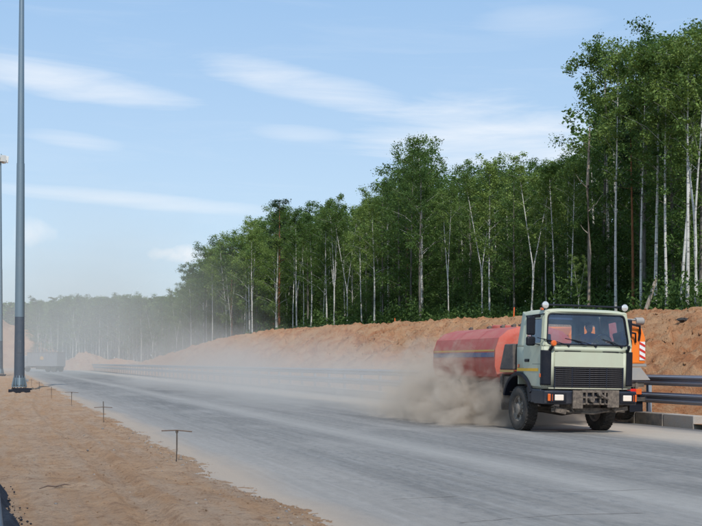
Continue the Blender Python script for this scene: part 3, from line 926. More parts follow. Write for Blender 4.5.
# ================================================================== WHEELS
def wheel_meshes():
    ty = MB(); rr, w = .535, .15
    prof = [(.305, -w * .95), (.345, -w * 1.08), (.43, -w * 1.12), (.50, -w * 1.0), (rr - .012, -w * .82), (rr - .006, -w * .3), (rr - .006, w * .3), (rr - .012, w * .82), (.50, w), (.43, w * 1.12), (.345, w * 1.08), (.305, w * .95)]
    ty.lathe(prof, 44, 'X', closed=True)
    for k in range(36):
        a = 2 * PI * k / 36
        for sg in (-1, 1):
            ty.box((sg * .080, math.cos(a + sg * .045) * (rr - .008), math.sin(a + sg * .045) * (rr - .008)), (.10, .056, .03), Matrix.Rotation(a - PI / 2 + sg * .045, 3, 'X') @ Matrix.Rotation(sg * .35, 3, 'Z'))
        ty.box((0, math.cos(a) * (rr - .004), math.sin(a) * (rr - .004)), (.05, .04, .022), Matrix.Rotation(a - PI / 2, 3, 'X'))
    tyre = ty.mesh('tyre', M['rubber'], True, 30)
    rm = MB()
    rm.lathe([(.302, -.14), (.33, -.152), (.33, -.13), (.285, -.12), (.27, -.05), (.262, .02), (.262, .13), (.31, .15), (.315, .14)], 36, 'X', caps=False)
    rm.lathe([(.13, -.0), (.20, .02), (.255, .05), (.262, .06), (.0, .07)], 30, 'X')
    rim = rm.mesh('rim', M['rim'], True, 30)
    sp = MB(); sp.box((-.045, .20, 0), (.09, .15, .075)); sp.box((-.07, .245, 0), (.05, .06, .12)); spoke = sp.mesh('spoke', M['rim'])
    hb = MB(); hb.lathe([(.165, .0), (.165, -.075), (.14, -.09), (.125, -.135), (.10, -.15), (.0, -.155)], 24, 'X')
    for k in range(10):
        a = 2 * PI * k / 10; hb.lathe([(.016, -.115), (.016, -.08)], 6, 'X', (0, math.cos(a) * .15, math.sin(a) * .15))
    hub = hb.mesh('hub', M['rim'], True, 30)
    return tyre, rim, spoke, hub
WM = wheel_meshes()
def wheel(parent, x, y, z=.53, flip=False, steer=0.0, hidden=False):
    w = link('wheel', WM[0], parent, (x, y, z)); w.rotation_euler = (random.uniform(0, 1) if False else 0, 0, (PI if flip else 0) + steer)
    link('rim', WM[1], w); link('hub', WM[3], w)
    for k in range(6):
        sp = link('spoke', WM[2], w); sp.rotation_euler = (2 * PI * k / 6 + .3, 0, 0)
    return w

# ================================================================== THE TANKER LORRY
YAW = R(16.7); WY = 1.33; CB = 1.48
u_ = Vector((math.cos(YAW), math.sin(YAW), 0)); v_ = Vector((-math.sin(YAW), math.cos(YAW), 0))
WHEEL_AT = ground_point(516.8, 430.0)
T0 = WHEEL_AT - (u_ * -1.2 + v_ * WY)
trk = thing('tanker_lorry', 'pale green cab-over lorry with a red water tank, driving and raising dust', 'tanker lorry', (T0.x, T0.y, 0.0), YAW)
trk.rotation_euler = (0, R(1.15), YAW); trk.location.z = -1.2 * math.sin(R(1.15))
HW = 1.15
# chassis
c = MB()
for x in (-.42, .42): c.b2(x - .04, x + .04, .25, 7.2, .78, 1.0)
for y in (.9, 2.3, 3.4, 4.6, 5.9, 6.9): c.b2(-.38, .38, y, y + .1, .82, .95)
c.build('chassis', M['grimy_metal'], trk)
c = MB(); c.tube([(-.95, WY, .53), (-.5, WY, .50), (0, WY, .44), (.5, WY, .50), (.95, WY, .53)], [.06, .07, .085, .07, .06], 8)
c.tube([(-.8, 1.15, .56), (.8, 1.15, .56)], .03, 6); c.build('front_axle', M['grimy_metal'], trk)
c = MB(); c.tube([(-.95, 5.25, .53), (-.3, 5.25, .53), (0, 5.25, .53), (.3, 5.25, .53), (.95, 5.25, .53)], [.09, .10, .22, .10, .09], 10); c.build('rear_axle', M['grimy_metal'], trk)
for x in (-.45, .45):
    c = MB()
    for i in range(4): c.tube([(x, .75 + .05 * i, .74 - .03 * i), (x, WY, .62 - .025 * i), (x, 1.95 - .05 * i, .74 - .03 * i)], .022, 6)
    c.build('leaf_spring', M['grimy_metal'], trk)
wheel(trk, -1.045, WY); wheel(trk, 1.045, WY, flip=True)
for x in (-1.05, -.74): wheel(trk, x, 5.25)
for x in (1.05, .74): wheel(trk, x, 5.25, flip=True)

# --- cab lower shell
Z0, ZW = 1.03, 2.02
cab = MB()
def yfront(x, z):   # front face, slightly bowed
    b = .05 * (abs(x) / 1.08) ** 2.5
    if z > ZW: b += (z - ZW) * .17
    return b
def side_x(z, y=0.5): return HW - (max(0, z - ZW)) * .12 - .02 * max(0, (1.5 - z))
# sides with wheel arch
for sg in (-1, 1):
    a_ = [(WY + .755 * math.cos(R(a)), .56 + .755 * math.sin(R(a))) for a in np.linspace(141, 82, 10)]
    poly = [(.10, Z0)] + a_ + [(CB, 1.33), (CB, ZW), (.10, ZW)]
    vs = [(sg * side_x(z), y, z) for y, z in poly]
    cab.add(vs, [tuple(range(len(vs)))])
    # corner quarter-round, front to side
    cols = []
    for i in range(6):
        a = i / 5 * PI / 2
        x = 1.03 + .12 * math.sin(a); y = .05 + .05 * (1 - math.cos(a)) 
        cols.append([(sg * (x - (.02 * max(0, 1.5 - z) if i == 5 else 0)), y, z) for z in (Z0, 1.4, 1.75, ZW)])
    vs = [p for c_ in cols for p in c_]
    cab.add(vs, [(i * 4 + j, (i + 1) * 4 + j, (i + 1) * 4 + j + 1, i * 4 + j + 1) for i in range(5) for j in range(3)])
# front rim strips (around the hatch): bottom band, top band, side pillars
def front_strip(x0, x1, z0, z1, nx=8, dy=0.0, mb=None):
    mb = mb or cab
    xs = np.linspace(x0, x1, nx + 1)
    vs = [(x, yfront(x, z) + dy, z) for x in xs for z in (z0, z1)]
    mb.add(vs, [(2 * i, 2 * i + 2, 2 * i + 3, 2 * i + 1) for i in range(nx)])
front_strip(-1.03, 1.03, Z0, 1.065); front_strip(-1.03, 1.03, 1.905, ZW)
front_strip(-1.03, -.895, 1.065, 1.905, 2); front_strip(.895, 1.03, 1.065, 1.905, 2)
# rear wall lower + floor
cab.b2(-1.12, 1.12, CB - .03, CB - .01, 1.12, ZW); cab.b2(-1.05, 1.05, .15, CB - .05, 1.28, 1.30)
# greenhouse: windscreen surround
def mpf(x, z): return (x, yfront(x, z) + .02 * (abs(x) / 1.08) ** 4, z)
gh_out = rpoly([(-HW + .015, ZW), (HW - .015, ZW), (1.055, 2.875), (-1.055, 2.875)], .05)
gl_out = rpoly([(-1.075, 2.075), (1.075, 2.075), (1.0, 2.79), (-1.0, 2.79)], .11)
ring_panel(cab, gh_out, gl_out, mpf, 2)
for sg in (-1, 1):
    def mps(y, z, sg=sg): return (sg * side_x(z), y + (z - ZW) * .10 * (1 - y / CB), z)
    o_ = rpoly([(.06, ZW), (CB, ZW), (CB - .08, 2.865), (.10, 2.865)], .04)
    i_ = rpoly([(.20, 2.09), (1.02, 2.09), (1.02, 2.68), (.24, 2.68)], .06)
    if sg < 0: ring_panel(cab, o_, i_, mps, 1)
    else: ring_panel(cab, o_, i_, mps, 1)
# rear greenhouse wall with two windows
def mpr(x, z): return (x, CB - .03 - (z - ZW) * .02, z)
for x0, x1, w0, w1 in ((-1.13, -.50, -.98, -.74), (-.50, .52, -.42, .30), (.52, 1.13, .66, .98)):
    def tap(x, z): return x * (1 - max(0, z - ZW) * .095)
    o_ = [(x0, ZW), (x1, ZW), (x1, 2.88), (x0, 2.88)]; i_ = [(w0, 2.14), (w1, 2.14), (w1, 2.60), (w0, 2.60)]
    o2 = rpoly(o_, .001); i2 = rpoly(i_, .05)
    ring_panel(cab, [(tap(x, z), z) for x, z in o2], [(tap(x, z), z) for x, z in i2], mpr)
# roof
rings = []
for ins, z in ((0, 2.85), (.03, 2.885), (.12, 2.91), (.40, 2.93), (.8, 2.94)):
    rings.append([(x, y, z - .02 * abs(x)) for x, y in rpoly([(-1.045 + ins, .17 + ins * .5), (1.045 - ins, .17 + ins * .5), (1.045 - ins, CB - .04 - ins * .8), (-1.045 + ins, CB - .04 - ins * .8)], .14 if ins < .2 else .08)])
cab.loft(rings)
o = cab.build('cab', M['cab_paint'], trk, smooth=True, solid=.022)
# gutter lip above windscreen
g_ = MB(); g_.tube([(x, yfront(x, 2.87) + .012 * abs(x), 2.855 - .012 * x * x) for x in np.linspace(-1.04, 1.04, 9)], .022, 6)
g_.build('rain_gutter', M['cab_paint'], trk, smooth=True)
# windscreen
gl = MB(); fill_panel(gl, rpoly([(-1.085, 2.065), (1.085, 2.065), (1.01, 2.80), (-1.01, 2.80)], .11), lambda x, z: (mpf(x, z)[0], mpf(x, z)[1] + .004, z))
ws = gl.build('windscreen', M['glass'], trk, smooth=True)
sl = MB(); ring_panel(sl, rpoly([(-1.09, 2.060), (1.09, 2.060), (1.015, 2.805), (-1.015, 2.805)], .12), rpoly([(-1.06, 2.09), (1.06, 2.09), (.985, 2.775), (-.985, 2.775)], .10), lambda x, z: (x, mpf(x, z)[1] - .014, z))
sl.build('windscreen_seal', M['black_plastic'], trk, solid=.012)
for sg in (-1, 1):
    gs = MB(); fill_panel(gs, rpoly([(.19, 2.08), (1.03, 2.08), (1.03, 2.69), (.23, 2.69)], .06), lambda y, z, sg=sg: (sg * (side_x(z) - .004), y + (z - ZW) * .10 * (1 - y / CB), z), 2)
    # door: seams, frame, handle, stripe
    d = MB()
    def mpd(y, z, sg=sg, e=.014): return (sg * (side_x(z) + e), y + max(0, z - ZW) * .10 * (1 - y / CB), z)
    door_o = [(.17, 1.09), (.17, 2.74), (1.30, 2.74), (1.30, 1.38)] 
    fo = rpoly([(.15, 2.03), (1.10, 2.03), (1.10, 2.76), (.20, 2.76)], .05); fi = rpoly([(.21, 2.10), (1.01, 2.10), (1.01, 2.67), (.25, 2.67)], .05)
    ring_panel(d, fo, fi, mpd)
    aa = [(WY + .80 * math.cos(R(a)), .56 + .80 * math.sin(R(a))) for a in np.linspace(138, 108, 7)]
    pl = [(.15, 1.08)] + aa + [(1.10, 1.315), (1.10, 2.03), (.15, 2.03)]
    vs = [mpd(y, z) for y, z in pl]; d.add(vs, [tuple(range(len(vs)))])
    dr = d.build('door', M['cab_side_paint'], trk, solid=.014)
    gs.build('side_window', M['glass'], dr)
    h = MB(); h.box((sg * (side_x(1.68) + .035),   .90, 1.69), (.025, .19, .035)); h.box((sg * (side_x(1.68) + .024), .90, 1.69), (.012, .23, .07)); h.build('door_handle', M['black_plastic'], dr)
    q = MB()
    for y0, y1, z0, z1 in ((.165, .175, 1.1, 2.03), (1.09, 1.10, 1.34, 2.03), (.17, 1.09, 1.60, 1.608)):
        q.b2(sg * (side_x(1.5) + .015) - .003, sg * (side_x(1.5) + .015) + .003, y0, y1, z0, z1)
    q.build('door_seam', M['black_plastic'], dr)
    s_ = MB(); s_.b2(sg * (side_x(1.47) + .018) - .003, sg * (side_x(1.47) + .018) + .003, .30, CB - .03, 1.435, 1.505); s_.build('yellow_stripe', M['yellow'], trk)
    v2 = MB(); v2.box((sg * 1.10, .75, 2.74), (.02, .72, .07), (0, sg * .5, 0)); v2.box((sg * 1.10, .98, 2.66), (.03, .10, .16)); v2.build('window_visor', M['black_plastic'], trk)
    # dark corner deflector
    df = MB(); cols = []
    for i in range(11):
        a = i / 10
        if a < .2: x, y = .985 + .045 * a / .2, .045
        elif a < .8: q_ = (a - .2) / .6 * PI / 2; x, y = 1.03 + .15 * math.sin(q_), .13 - .085 * math.cos(q_)
        else: x, y = 1.18, .13 + .06 * (a - .8) / .2
        cols.append([(sg * x, y - .03, z) for z in (1.12, 1.16, 1.90, 1.93)])
    df.add([p for c_ in cols for p in c_], [(i * 4 + j, (i + 1) * 4 + j, (i + 1) * 4 + j + 1, i * 4 + j + 1) for i in range(10) for j in range(3)])
    df.build('corner_deflector', M['black_plastic'], trk, smooth=True, solid=.02)
    # fender
    f = MB(); ro, ri = .86, .765; angs = np.linspace(152, 20, 20)
    ring = []
    for a in angs:
        c0, s0 = math.cos(R(a)), math.sin(R(a))
        ring.append([(sg * x, WY + r_ * c0, .56 + r_ * s0) for x, r_ in ((1.215, ri), (1.225, ri + .02), (1.225, ro - .02), (1.20, ro), (1.145, ro - .01), (.75, ri + .03), (.75, ri))])
    f.loft(ring)
    # skirt tail towards the bumper
    f.box((sg * 1.17, .70, .90), (.07, .16, .36), (R(-18), 0, 0))
    f.build('fender', M['black_plastic'], trk, smooth=True)
    # step under the door
    sb = MB(); sb.b2(sg * 1.14 - .06, sg * 1.14 + .05, .12, .64, .70, 1.02); sb.build('cab_step', M['bumper_black'], trk, bevel=.02)
# front hatch panel, grille
hp = MB(); front_strip(-.895, .895, 1.555, 1.90, 10, -.015, hp)
hatch = hp.build('front_hatch', M['cab_paint'], trk, solid=.02)
hs = MB()
for x in (-.45, .55): hs.b2(x - .21, x + .21, -.022, -.008, 1.912, 1.928)
hs.b2(-.895, .895, .0, .012, 1.895, 1.905)
hs.build('air_slot', M['black_plastic'], hatch)
gb = MB(); front_strip(-.89, .89, 1.075, 1.55, 8, .05, gb)
gr = gb.build('grille', M['black_plastic'], trk)
gs_ = MB(); xs = np.linspace(-.88, .88, 11)
vs = []
for x in xs:
    y = yfront(x, 1.3)
    vs += [(x, y - .022, -.012), (x, y - .022, .010), (x, y + .03, .016), (x, y + .03, -.006)]
gs_.add(vs, [(4 * i + a, 4 * i + 4 + a, 4 * i + 4 + (a + 1) % 4, 4 * i + (a + 1) % 4) for i in range(10) for a in range(4)] + [(0, 1, 2, 3), (43, 42, 41, 40)])
slat_me = gs_.mesh('grille_slat', M['bumper_black'])
for k in range(10): link('grille_slat', slat_me, gr, (0, 0, 1.10 + k * .0475))
for x in (-.89, .89, -.45, 0, .45):
    gf = MB(); e_ = abs(x) > .8
    gf.box((x, yfront(x, 1.3) - (.012 if e_ else .004), 1.31), (.03 if e_ else .02, .05 if e_ else .04, .49 if e_ else .47))
    gf.build('grille_bar', M['bumper_black'], gr)
# cab interior
it = MB(); it.b2(-1.04, 1.04, .12, .50, 1.86, 2.02); it.box((.60, .46, 2.03), (.55, .16, .10), (.4, 0, 0)); it.build('dashboard', M['inner'], trk, bevel=.03)
for x in (.60, -.62):
    se = thing_seat = MB(); se.b2(x - .26, x + .26, .70, 1.18, 1.62, 1.78); se.box((x, 1.26, 2.02), (.50, .13, .66), (-.12, 0, 0)); se.b2(x - .2, x + .2, .8, 1.15, 1.30, 1.62)
    se.build('seat', M['seat'], trk, bevel=.03)
sw = MB(); nseg = 20
Rm = Matrix.Rotation(R(-62), 3, 'X')
ctr = Vector((.62, .50, 2.12))
pts = [ctr + Rm @ Vector((.24 * math.cos(2 * PI * k / nseg), 0, .24 * math.sin(2 * PI * k / nseg))) for k in range(nseg + 1)]
Rm2 = Matrix.Rotation(R(32), 3, 'X')
pts = [ctr + Rm2 @ Vector((.24 * math.cos(2 * PI * k / nseg), .24 * math.sin(2 * PI * k / nseg) * .35, .24 * math.sin(2 * PI * k / nseg) * .9)) for k in range(nseg + 1)]
sw.tube(pts, .016, 6, caps=False); sw.tube([ctr, ctr + Vector((0, -.2, -.25))], .025, 6)
sw.tube([pts[0], pts[nseg // 2]], .012, 6)
sw.build('steering_wheel', M['black_plastic'], trk)
hl = MB(); hl.b2(-.9, .9, .30, 1.4, 2.80, 2.83); hl.b2(-1.0, -.35, .22, .40, 2.66, 2.80); hl.build('headliner', M['inner'], trk)
cu = MB(); cu.b2(-.70, -.46, 1.34, 1.42, 2.05, 2.80); cu.build('curtain', M['inner'], trk, bevel=.03)
pc = MB(); pc.box((.02, .22, 2.05), (.40, .05, .04), (0, 0, .1)); pc.box((-.2, .2, 2.04), (.14, .10, .05)); pc.build('papers', M['white'], trk)
# wipers
for x, ln in ((-.55, .62), (.15, .62), (.85, .4)):
    wp = MB(); y0 = yfront(x, 2.1) - .03
    wp.tube([(x, y0, 2.05), (x - ln * .45, y0 - .005, 2.12), (x - ln, yfront(x - ln, 2.2) - .02, 2.19)], .011, 5)
    wp.tube([(x - ln * 1.25, yfront(max(-1.08, x - ln * 1.25), 2.22) + .0 - .015, 2.215), (x - ln * .6, yfront(x - ln * .6, 2.14) - .028, 2.13)], .009, 5)
    wp.lathe([(.028, -.02), (.028, .03)], 8, 'Y', (x, y0, 2.05)); wp.build('wiper', M['black_plastic'], trk)
# corner turn lights on brackets
for sg in (-1, 1):
    br = MB(); br.tube([(sg * 1.02, .03, 1.93), (sg * 1.0, -.05, 2.00), (sg * .98, -.08, 2.07)], .035, 8); tr_ = br.build('signal_bracket', M['black_plastic'], trk)
    if sg < 0:
        lm = MB(); lm.lathe([(.05, -.03), (.07, -.01), (.07, .03), (.045, .05)], 14, 'Y', (sg * .98, -.10, 2.09)); lm.build('marker_lamp', M['amber'], tr_, smooth=True)
for sg in (-1, 1):
    s_ = MB(); s_.box((sg * 1.195, .16, 1.34), (.02, .07, .09)); s_.build('side_marker_lamp', M['amber'], trk, bevel=.01); s_ = MB(); s_.box((sg * 1.165, 1.38, 1.56), (.03, .08, .08)); s_.build('side_marker_lamp', M['amber'], trk, bevel=.01)
# bumper
bu = MB(); rings = []
for x in np.linspace(-1.2, 1.2, 15):
    yy = -.20 + .10 * (abs(x) / 1.2) ** 6
    rings.append([(x, yy + .02, .68), (x, yy, .71), (x, yy, .97), (x, yy + .03, 1.0), (x, yy + .16, 1.0), (x, yy + .16, .68)])
bu.loft(rings)
for sg in (-1, 1): bu.b2(sg * 1.17 - .04, sg * 1.17 + .03, -.05, .42, .685, .995)
bumper = bu.build('bumper', M['bumper_black'], trk, bevel=.01)
for sg in (-1, 1):
    fr_ = MB(); fr_.box((sg * .895, -.205, .84), (.40, .03, .22)); hf = fr_.build('lamp_housing', M['black_plastic'], bumper, bevel=.01)
    hl_ = MB(); hl_.box((sg * .885, -.225, .84), (.225, .03, .135)); o = hl_.build('headlight', M['headlamp_lit'], trk, bevel=.02)
    ti = MB(); ti.box((sg * 1.095, -.185, .84), (.115, .05, .165), (0, 0, sg * .25)); ti.build('turn_signal', M['amber'], trk, bevel=.01)
# plough brackets on the bumper (rusty, mud caked)
pb = MB()
pb.box((-.42, -.235, .80), (.26, .05, .42)); pb.box((.50, -.235, .82), (.30, .05, .40)); pb.b2(-.30, .36, -.26, -.20, .96, 1.02); pb.b2(-.3, .36, -.25, -.21, .83, .87)
pb.b2(-.3, .36, -.25, -.21, .68, .72)
for x in (-.20, -.03, .16, .28): pb.b2(x - .022, x + .022, -.27, -.19, .70, 1.0)
pb.lathe([(.06, -.33), (.06, -.22)], 12, 'Y', (-.08, 0, .80)); pb.lathe([(.05, -.34), (.05, -.22)], 12, 'Y', (.12, 0, .93))
pb.tube([(.12, -.33, .93), (.26, -.33, .84), (.34, -.30, .82)], .03, 8)
pb.build('plough_bracket', M['mud_metal'], trk, bevel=.008)
lw = MB()
lw.b2(-.95, .95, -.02, .04, .50, .60); lw.box((-.75, -.03, .53), (.28, .08, .12), (0, .2, 0)); lw.box((.80, -.02, .57), (.42, .05, .10), (0, -.15, 0))
lw.tube([(-.9, .0, .62), (-.5, -.04, .50), (.1, -.02, .47), (.9, .0, .60)], .03, 8); lw.b2(-.35, .35, .1, .8, .45, .75)
lw.tube([(.55, -.05, .66), (.62, -.1, .56), (.7, -.05, .5)], .025, 6); lw.tube([(-.5, -.05, .66), (-.46, -.1, .54), (-.4, -.05, .48)], .025, 6)
lw.build('underrun_bar', M['mud_metal'], trk, bevel=.006)
eg = MB(); eg.b2(-.4, .4, .6, 1.7, .72, 1.25); eg.lathe([(.2, .35), (.2, .9)], 14, 'Y', (0, 0, .78)); eg.build('engine', M['grimy_metal'], trk, bevel=.02)
# mirrors
for sg in (-1, 1):
    r1 = MB(); MX, MY = ((-1.32, .42) if sg < 0 else (1.17, .30)); r1.tube([(sg * 1.06, .22, 2.78), (MX - sg * .04, MY, 2.75), (MX - sg * .02, MY, 2.10), (sg * 1.13, .20, 2.04)], .016, 6); arm = r1.build('mirror_arm', M['black_plastic'], trk)
    mm = MB(); mm.box((MX, MY, 2.50), (.22, .09, .44), (0, 0, sg * -.15)); mm.build('mirror', M['black_plastic'], trk, bevel=.035)
    mm = MB(); mm.box((MX, MY, 2.14), (.24, .10, .22), (0, 0, sg * -.15)); mm.build('wide_mirror', M['black_plastic'], trk, bevel=.045)
# roof rack bar with two work lamps
rb = MB(); rb.tube([(-1.0, .28, 3.0), (1.0, .28, 3.0)], .022, 8)
for x in (-.95, -.3, .3, .95): rb.tube([(x, .28, 2.93), (x, .28, 3.0)], .014, 6)
bar = rb.build('roof_bar', M['black_plastic'], trk)
for x in (-1.06, 1.03):
    l1 = MB(); l1.lathe([(.03, .09), (.075, .06), (.092, 0), (.092, -.02)], 20, 'Y', (x, .22, 2.985)); l1.tube([(x, .25, 2.87), (x, .25, 2.93)], .018, 6); l1.tube([(x, .26, 2.985), (x * .9, .28, 3.0)], .016, 6)
    wl_ = l1.build('work_lamp', M['black_plastic'], trk, smooth=True)
    l2 = MB(); l2.lathe([(.086, -.02), (.07, -.04), (.0, -.05)], 20, 'Y', (x, .22, 2.985)); l2.build('lens', M['headlamp'], wl_, smooth=True)
om = MB(); om.box((-1.0, .50, 2.91), (.06, .10, .06)); om.build('roof_marker', M['amber'], trk, bevel=.01)
# intake box behind cab (dark trapezoid) and box below
ib = MB()
prof = [(1.60, 1.46), (2.42, 1.46), (2.14, 2.10), (1.66, 2.10)]
ib.loft([[(-1.20, y, z) for y, z in prof], [(-.66, y, z) for y, z in prof]])
ib.build('air_intake_box', painted('dusty_black_box', (.035, .033, .038), .6, .35), trk, bevel=.03)
sb = MB(); sb.b2(-1.19, -1.165, 1.62, 2.40, 1.40, 1.455); sb.build('yellow_sill_strip', painted('dusty_yellow', (.60, .38, .10), .6, .5), trk)
mg = MB(); mg.b2(-1.15, -.55, 2.35, 2.40, .45, 1.35); mg.b2(-1.1, -.6, 2.0, 2.6, .9, 1.3)
mg.build('battery_box', M['mud_metal'], trk, bevel=.02)
# tank
TY0, TY1 = 2.85, 7.25
def tank_ring(y, s=1.0, dz=0.0):
    base = [(-1.13, 1.55), (-1.12, 1.98), (-1.02, 2.28), (-.78, 2.48), (-.40, 2.585), (0, 2.61), (.40, 2.585), (.78, 2.48), (1.02, 2.28), (1.12, 1.98), (1.13, 1.55), (1.05, 1.28), (.75, 1.14), (0, 1.10), (-.75, 1.14), (-1.05, 1.28)]
    cz = 1.85
    return [(x * s, y, cz + (z - cz) * s + dz) for x, z in base]
tk = MB(); tk.loft([tank_ring(TY0 + .0), tank_ring(TY0 + .02), tank_ring(5.0), tank_ring(TY1)], caps=False)
tank = tk.build('tank', M['tank_red'], trk, smooth=True, angle=25)
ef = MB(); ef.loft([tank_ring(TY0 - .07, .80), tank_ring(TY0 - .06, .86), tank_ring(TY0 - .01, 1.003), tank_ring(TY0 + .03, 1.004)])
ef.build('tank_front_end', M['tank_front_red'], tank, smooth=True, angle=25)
er = MB(); er.loft([tank_ring(TY1 - .03, 1.004), tank_ring(TY1 + .01, 1.003), tank_ring(TY1 + .08, .8)]); er.build('tank_rear_end', M['tank_red'], tank, smooth=True, angle=25)
for y in (4.15, 5.6):
    wr = MB(); a, b = tank_ring(y, 1.003), tank_ring(y + .03, 1.003); wr.loft([a, b], caps=False); wr.build('tank_band', M['tank_red'], tank)
st = MB(); st.b2(-1.137, -1.131, TY0 + .05, TY1 - .05, 1.93, 1.975); st.build('tank_yellow_stripe', M['tank_yellow'], trk)
st = MB(); st.b2(-1.139, -1.131, TY0 + .05, TY1 - .05, 1.78, 1.90); st.build('tank_blue_stripe', M['tank_blue'], trk)
for y in (3.15, 3.6, 4.3, 5.2, 6.5):
    hh = MB(); hh.lathe([(.05, 2.55), (.05, 2.66), (.035, 2.68)], 10, center=(-.25, y, 0)); hh.box((-.25, y + .1, 2.63), (.05, .12, .05)); hh.build('tank_fitting', M['grimy_metal'], tank)
ht = MB(); ht.lathe([(.30, 2.58), (.30, 2.66), (.26, 2.69), (.0, 2.70)], 20, center=(.0, 4.9, 0)); ht.build('tank_hatch', M['tank_red'], tank, smooth=True)
for y in (3.2, 4.6, 6.2):
    sd = MB(); sd.b2(-.7, .7, y, y + .14, 1.0, 1.16); sd.build('tank_saddle', M['grimy_metal'], trk)
wb = MB(); wb.b2(-.9, .9, TY1, TY1 + .03, .6, 1.1); wb.build('rear_panel', M['grimy_metal'], trk)
for sg in (-1, 1):
    rf = MB(); ring = []
    for a in np.linspace(165, 15, 14):
        c0, s0 = math.cos(R(a)), math.sin(R(a))
        ring.append([(sg * x, 5.25 + r_ * c0, .54 + r_ * s0) for x, r_ in ((.60, .62), (1.18, .62), (1.18, .64), (.60, .64))])
    rf.loft(ring); rf.build('rear_mudguard', M['grimy_metal'], trk)

# ------------------------------------------------------------------ driver
def skin_body(name, joints, edges, mat, parent=None, loc=(0, 0, 0), rot=0, sub=1, root=0):
    me = bpy.data.meshes.new(name); me.from_pydata([j[0] for j in joints], edges, []); me.materials.append(mat)
    o = bpy.data.objects.new(name, me); C.objects.link(o); o.location = loc; o.rotation_euler.z = rot
    if parent: o.parent = parent; o.location = (0, 0, 0)
    sk = o.modifiers.new('skin', 'SKIN'); sk.use_smooth_shade = True
    layer = me.skin_vertices[0].data if me.skin_vertices else None
    for i, j in enumerate(joints):
        r = j[1]; layer[i].radius = (r, r) if isinstance(r, (int, float)) else r
    layer[root].use_root = True
    sb = o.modifiers.new('sub', 'SUBSURF'); sb.levels = sub; sb.render_levels = sub
    return o
DX, DY = .60, 1.04
pw = trk
drv = bpy.data.objects.new('person', None); C.objects.link(drv)
dl = T0 + u_ * DX + v_ * DY
drv.location = (dl.x, dl.y, 1.78); drv.rotation_euler.z = YAW
tag(drv, 'driver in dark blue clothes behind the windscreen, both hands on the steering wheel', 'person')
# local: facing -y ; z=0 seat top
J = [((0, .02, .10), (.17, .13)), ((0, .03, .30), (.17, .115)), ((0, .02, .46), (.18, .11)), ((0, 0, .56), (.07, .07)), ((0, -.01, .62), (.055, .055)),
     ((-.19, .0, .50), .065), ((-.27, -.14, .30), .05), ((-.17, -.44, .29), .036),
     ((.19, .0, .50), .065), ((.28, -.16, .30), .05), ((.20, -.46, .33), .036),
     ((-.11, -.05, .08), .09), ((-.14, -.42, .06), .075), ((-.14, -.46, -.32), .055), ((.11, -.05, .08), .09), ((.14, -.42, .06), .075), ((.14, -.46, -.32), .055)]
E = [(0, 1), (1, 2), (2, 3), (3, 4), (2, 5), (5, 6), (6, 7), (2, 8), (8, 9), (9, 10), (0, 11), (11, 12), (12, 13), (0, 14), (14, 15), (15, 16)]
skin_body('body', J, E, M['shirt'], drv, sub=2)
hd = MB(); rings = []
for z, rx, ry, oy in ((.585, .045, .05, 0), (.615, .058, .068, -.012), (.65, .070, .088, -.012), (.70, .078, .098, -.004), (.75, .080, .101, .002), (.79, .073, .092, .006), (.82, .05, .065, .008), (.835, .015, .02, .008)):
    rings.append([(rx * math.cos(2 * PI * k / 18), oy + ry * math.sin(2 * PI * k / 18), z) for k in range(18)])
hd.loft(rings); hd.box((0, -.108, .692), (.024, .035, .045), (.3, 0, 0))
for sg in (-1, 1): hd.box((sg * .082, .005, .70), (.014, .035, .055))
hd.build('head', M['skin'], drv, smooth=True, angle=60)
fc = MB(); fc.box((0, -.094, .648), (.042, .012, .008)); fc.box((-.03, -.092, .715), (.022, .014, .010)); fc.box((.03, -.092, .715), (.022, .014, .010)); fc.build('eyes_and_mouth', M['hair'], drv)
hr = MB(); rings = []
for z, rx, ry, oy in ((.70, .083, .06, .045), (.745, .086, .095, .016), (.79, .081, .099, .008), (.825, .058, .072, .008), (.845, .015, .02, .008)):
    rings.append([(rx * math.cos(2 * PI * k / 18), oy + ry * math.sin(2 * PI * k / 18), z) for k in range(18)])
hr.loft(rings); hr.build('hair', M['hair'], drv, smooth=True)
for sg, hx, hy, hz in ((-1, -.165, -.50, .30), (1, .19, -.53, .34)):
    hn = MB(); hn.box((hx, hy, hz), (.075, .085, .035), (.3, 0, 0))
    for q in range(4):
        fx = hx - .03 + q * .02
        ln_ = (.075, .085, .08, .06)[q] if sg > 0 else (.06, .08, .085, .075)[q]
        hn.tube([(fx, hy - .035, hz + .008), (fx, hy - .035 - ln_ * .55, hz + .004), (fx, hy - .035 - ln_ * .6, hz - .03), (fx, hy - .03 - ln_ * .3, hz - .045)], [.010, .0095, .009, .007], 6)
    hn.tube([(hx - sg * .03, hy + .01, hz), (hx - sg * .055, hy - .03, hz - .01), (hx - sg * .05, hy - .06, hz - .02)], [.012, .011, .008], 6)
    hn.build('hand', M['skin'], drv, smooth=True, angle=60, bevel=.004)

# ================================================================== ORANGE ROAD VEHICLE BEHIND THE CAB
OT, OS = 16.15, px_at(646.5, 17.38)
ovz = 0
ov = thing('road_machine', 'orange road maintenance machine with red and white striped board, half hidden behind the lorry cab', 'road machine', tuple(W(OS, OT, 0)), TH)
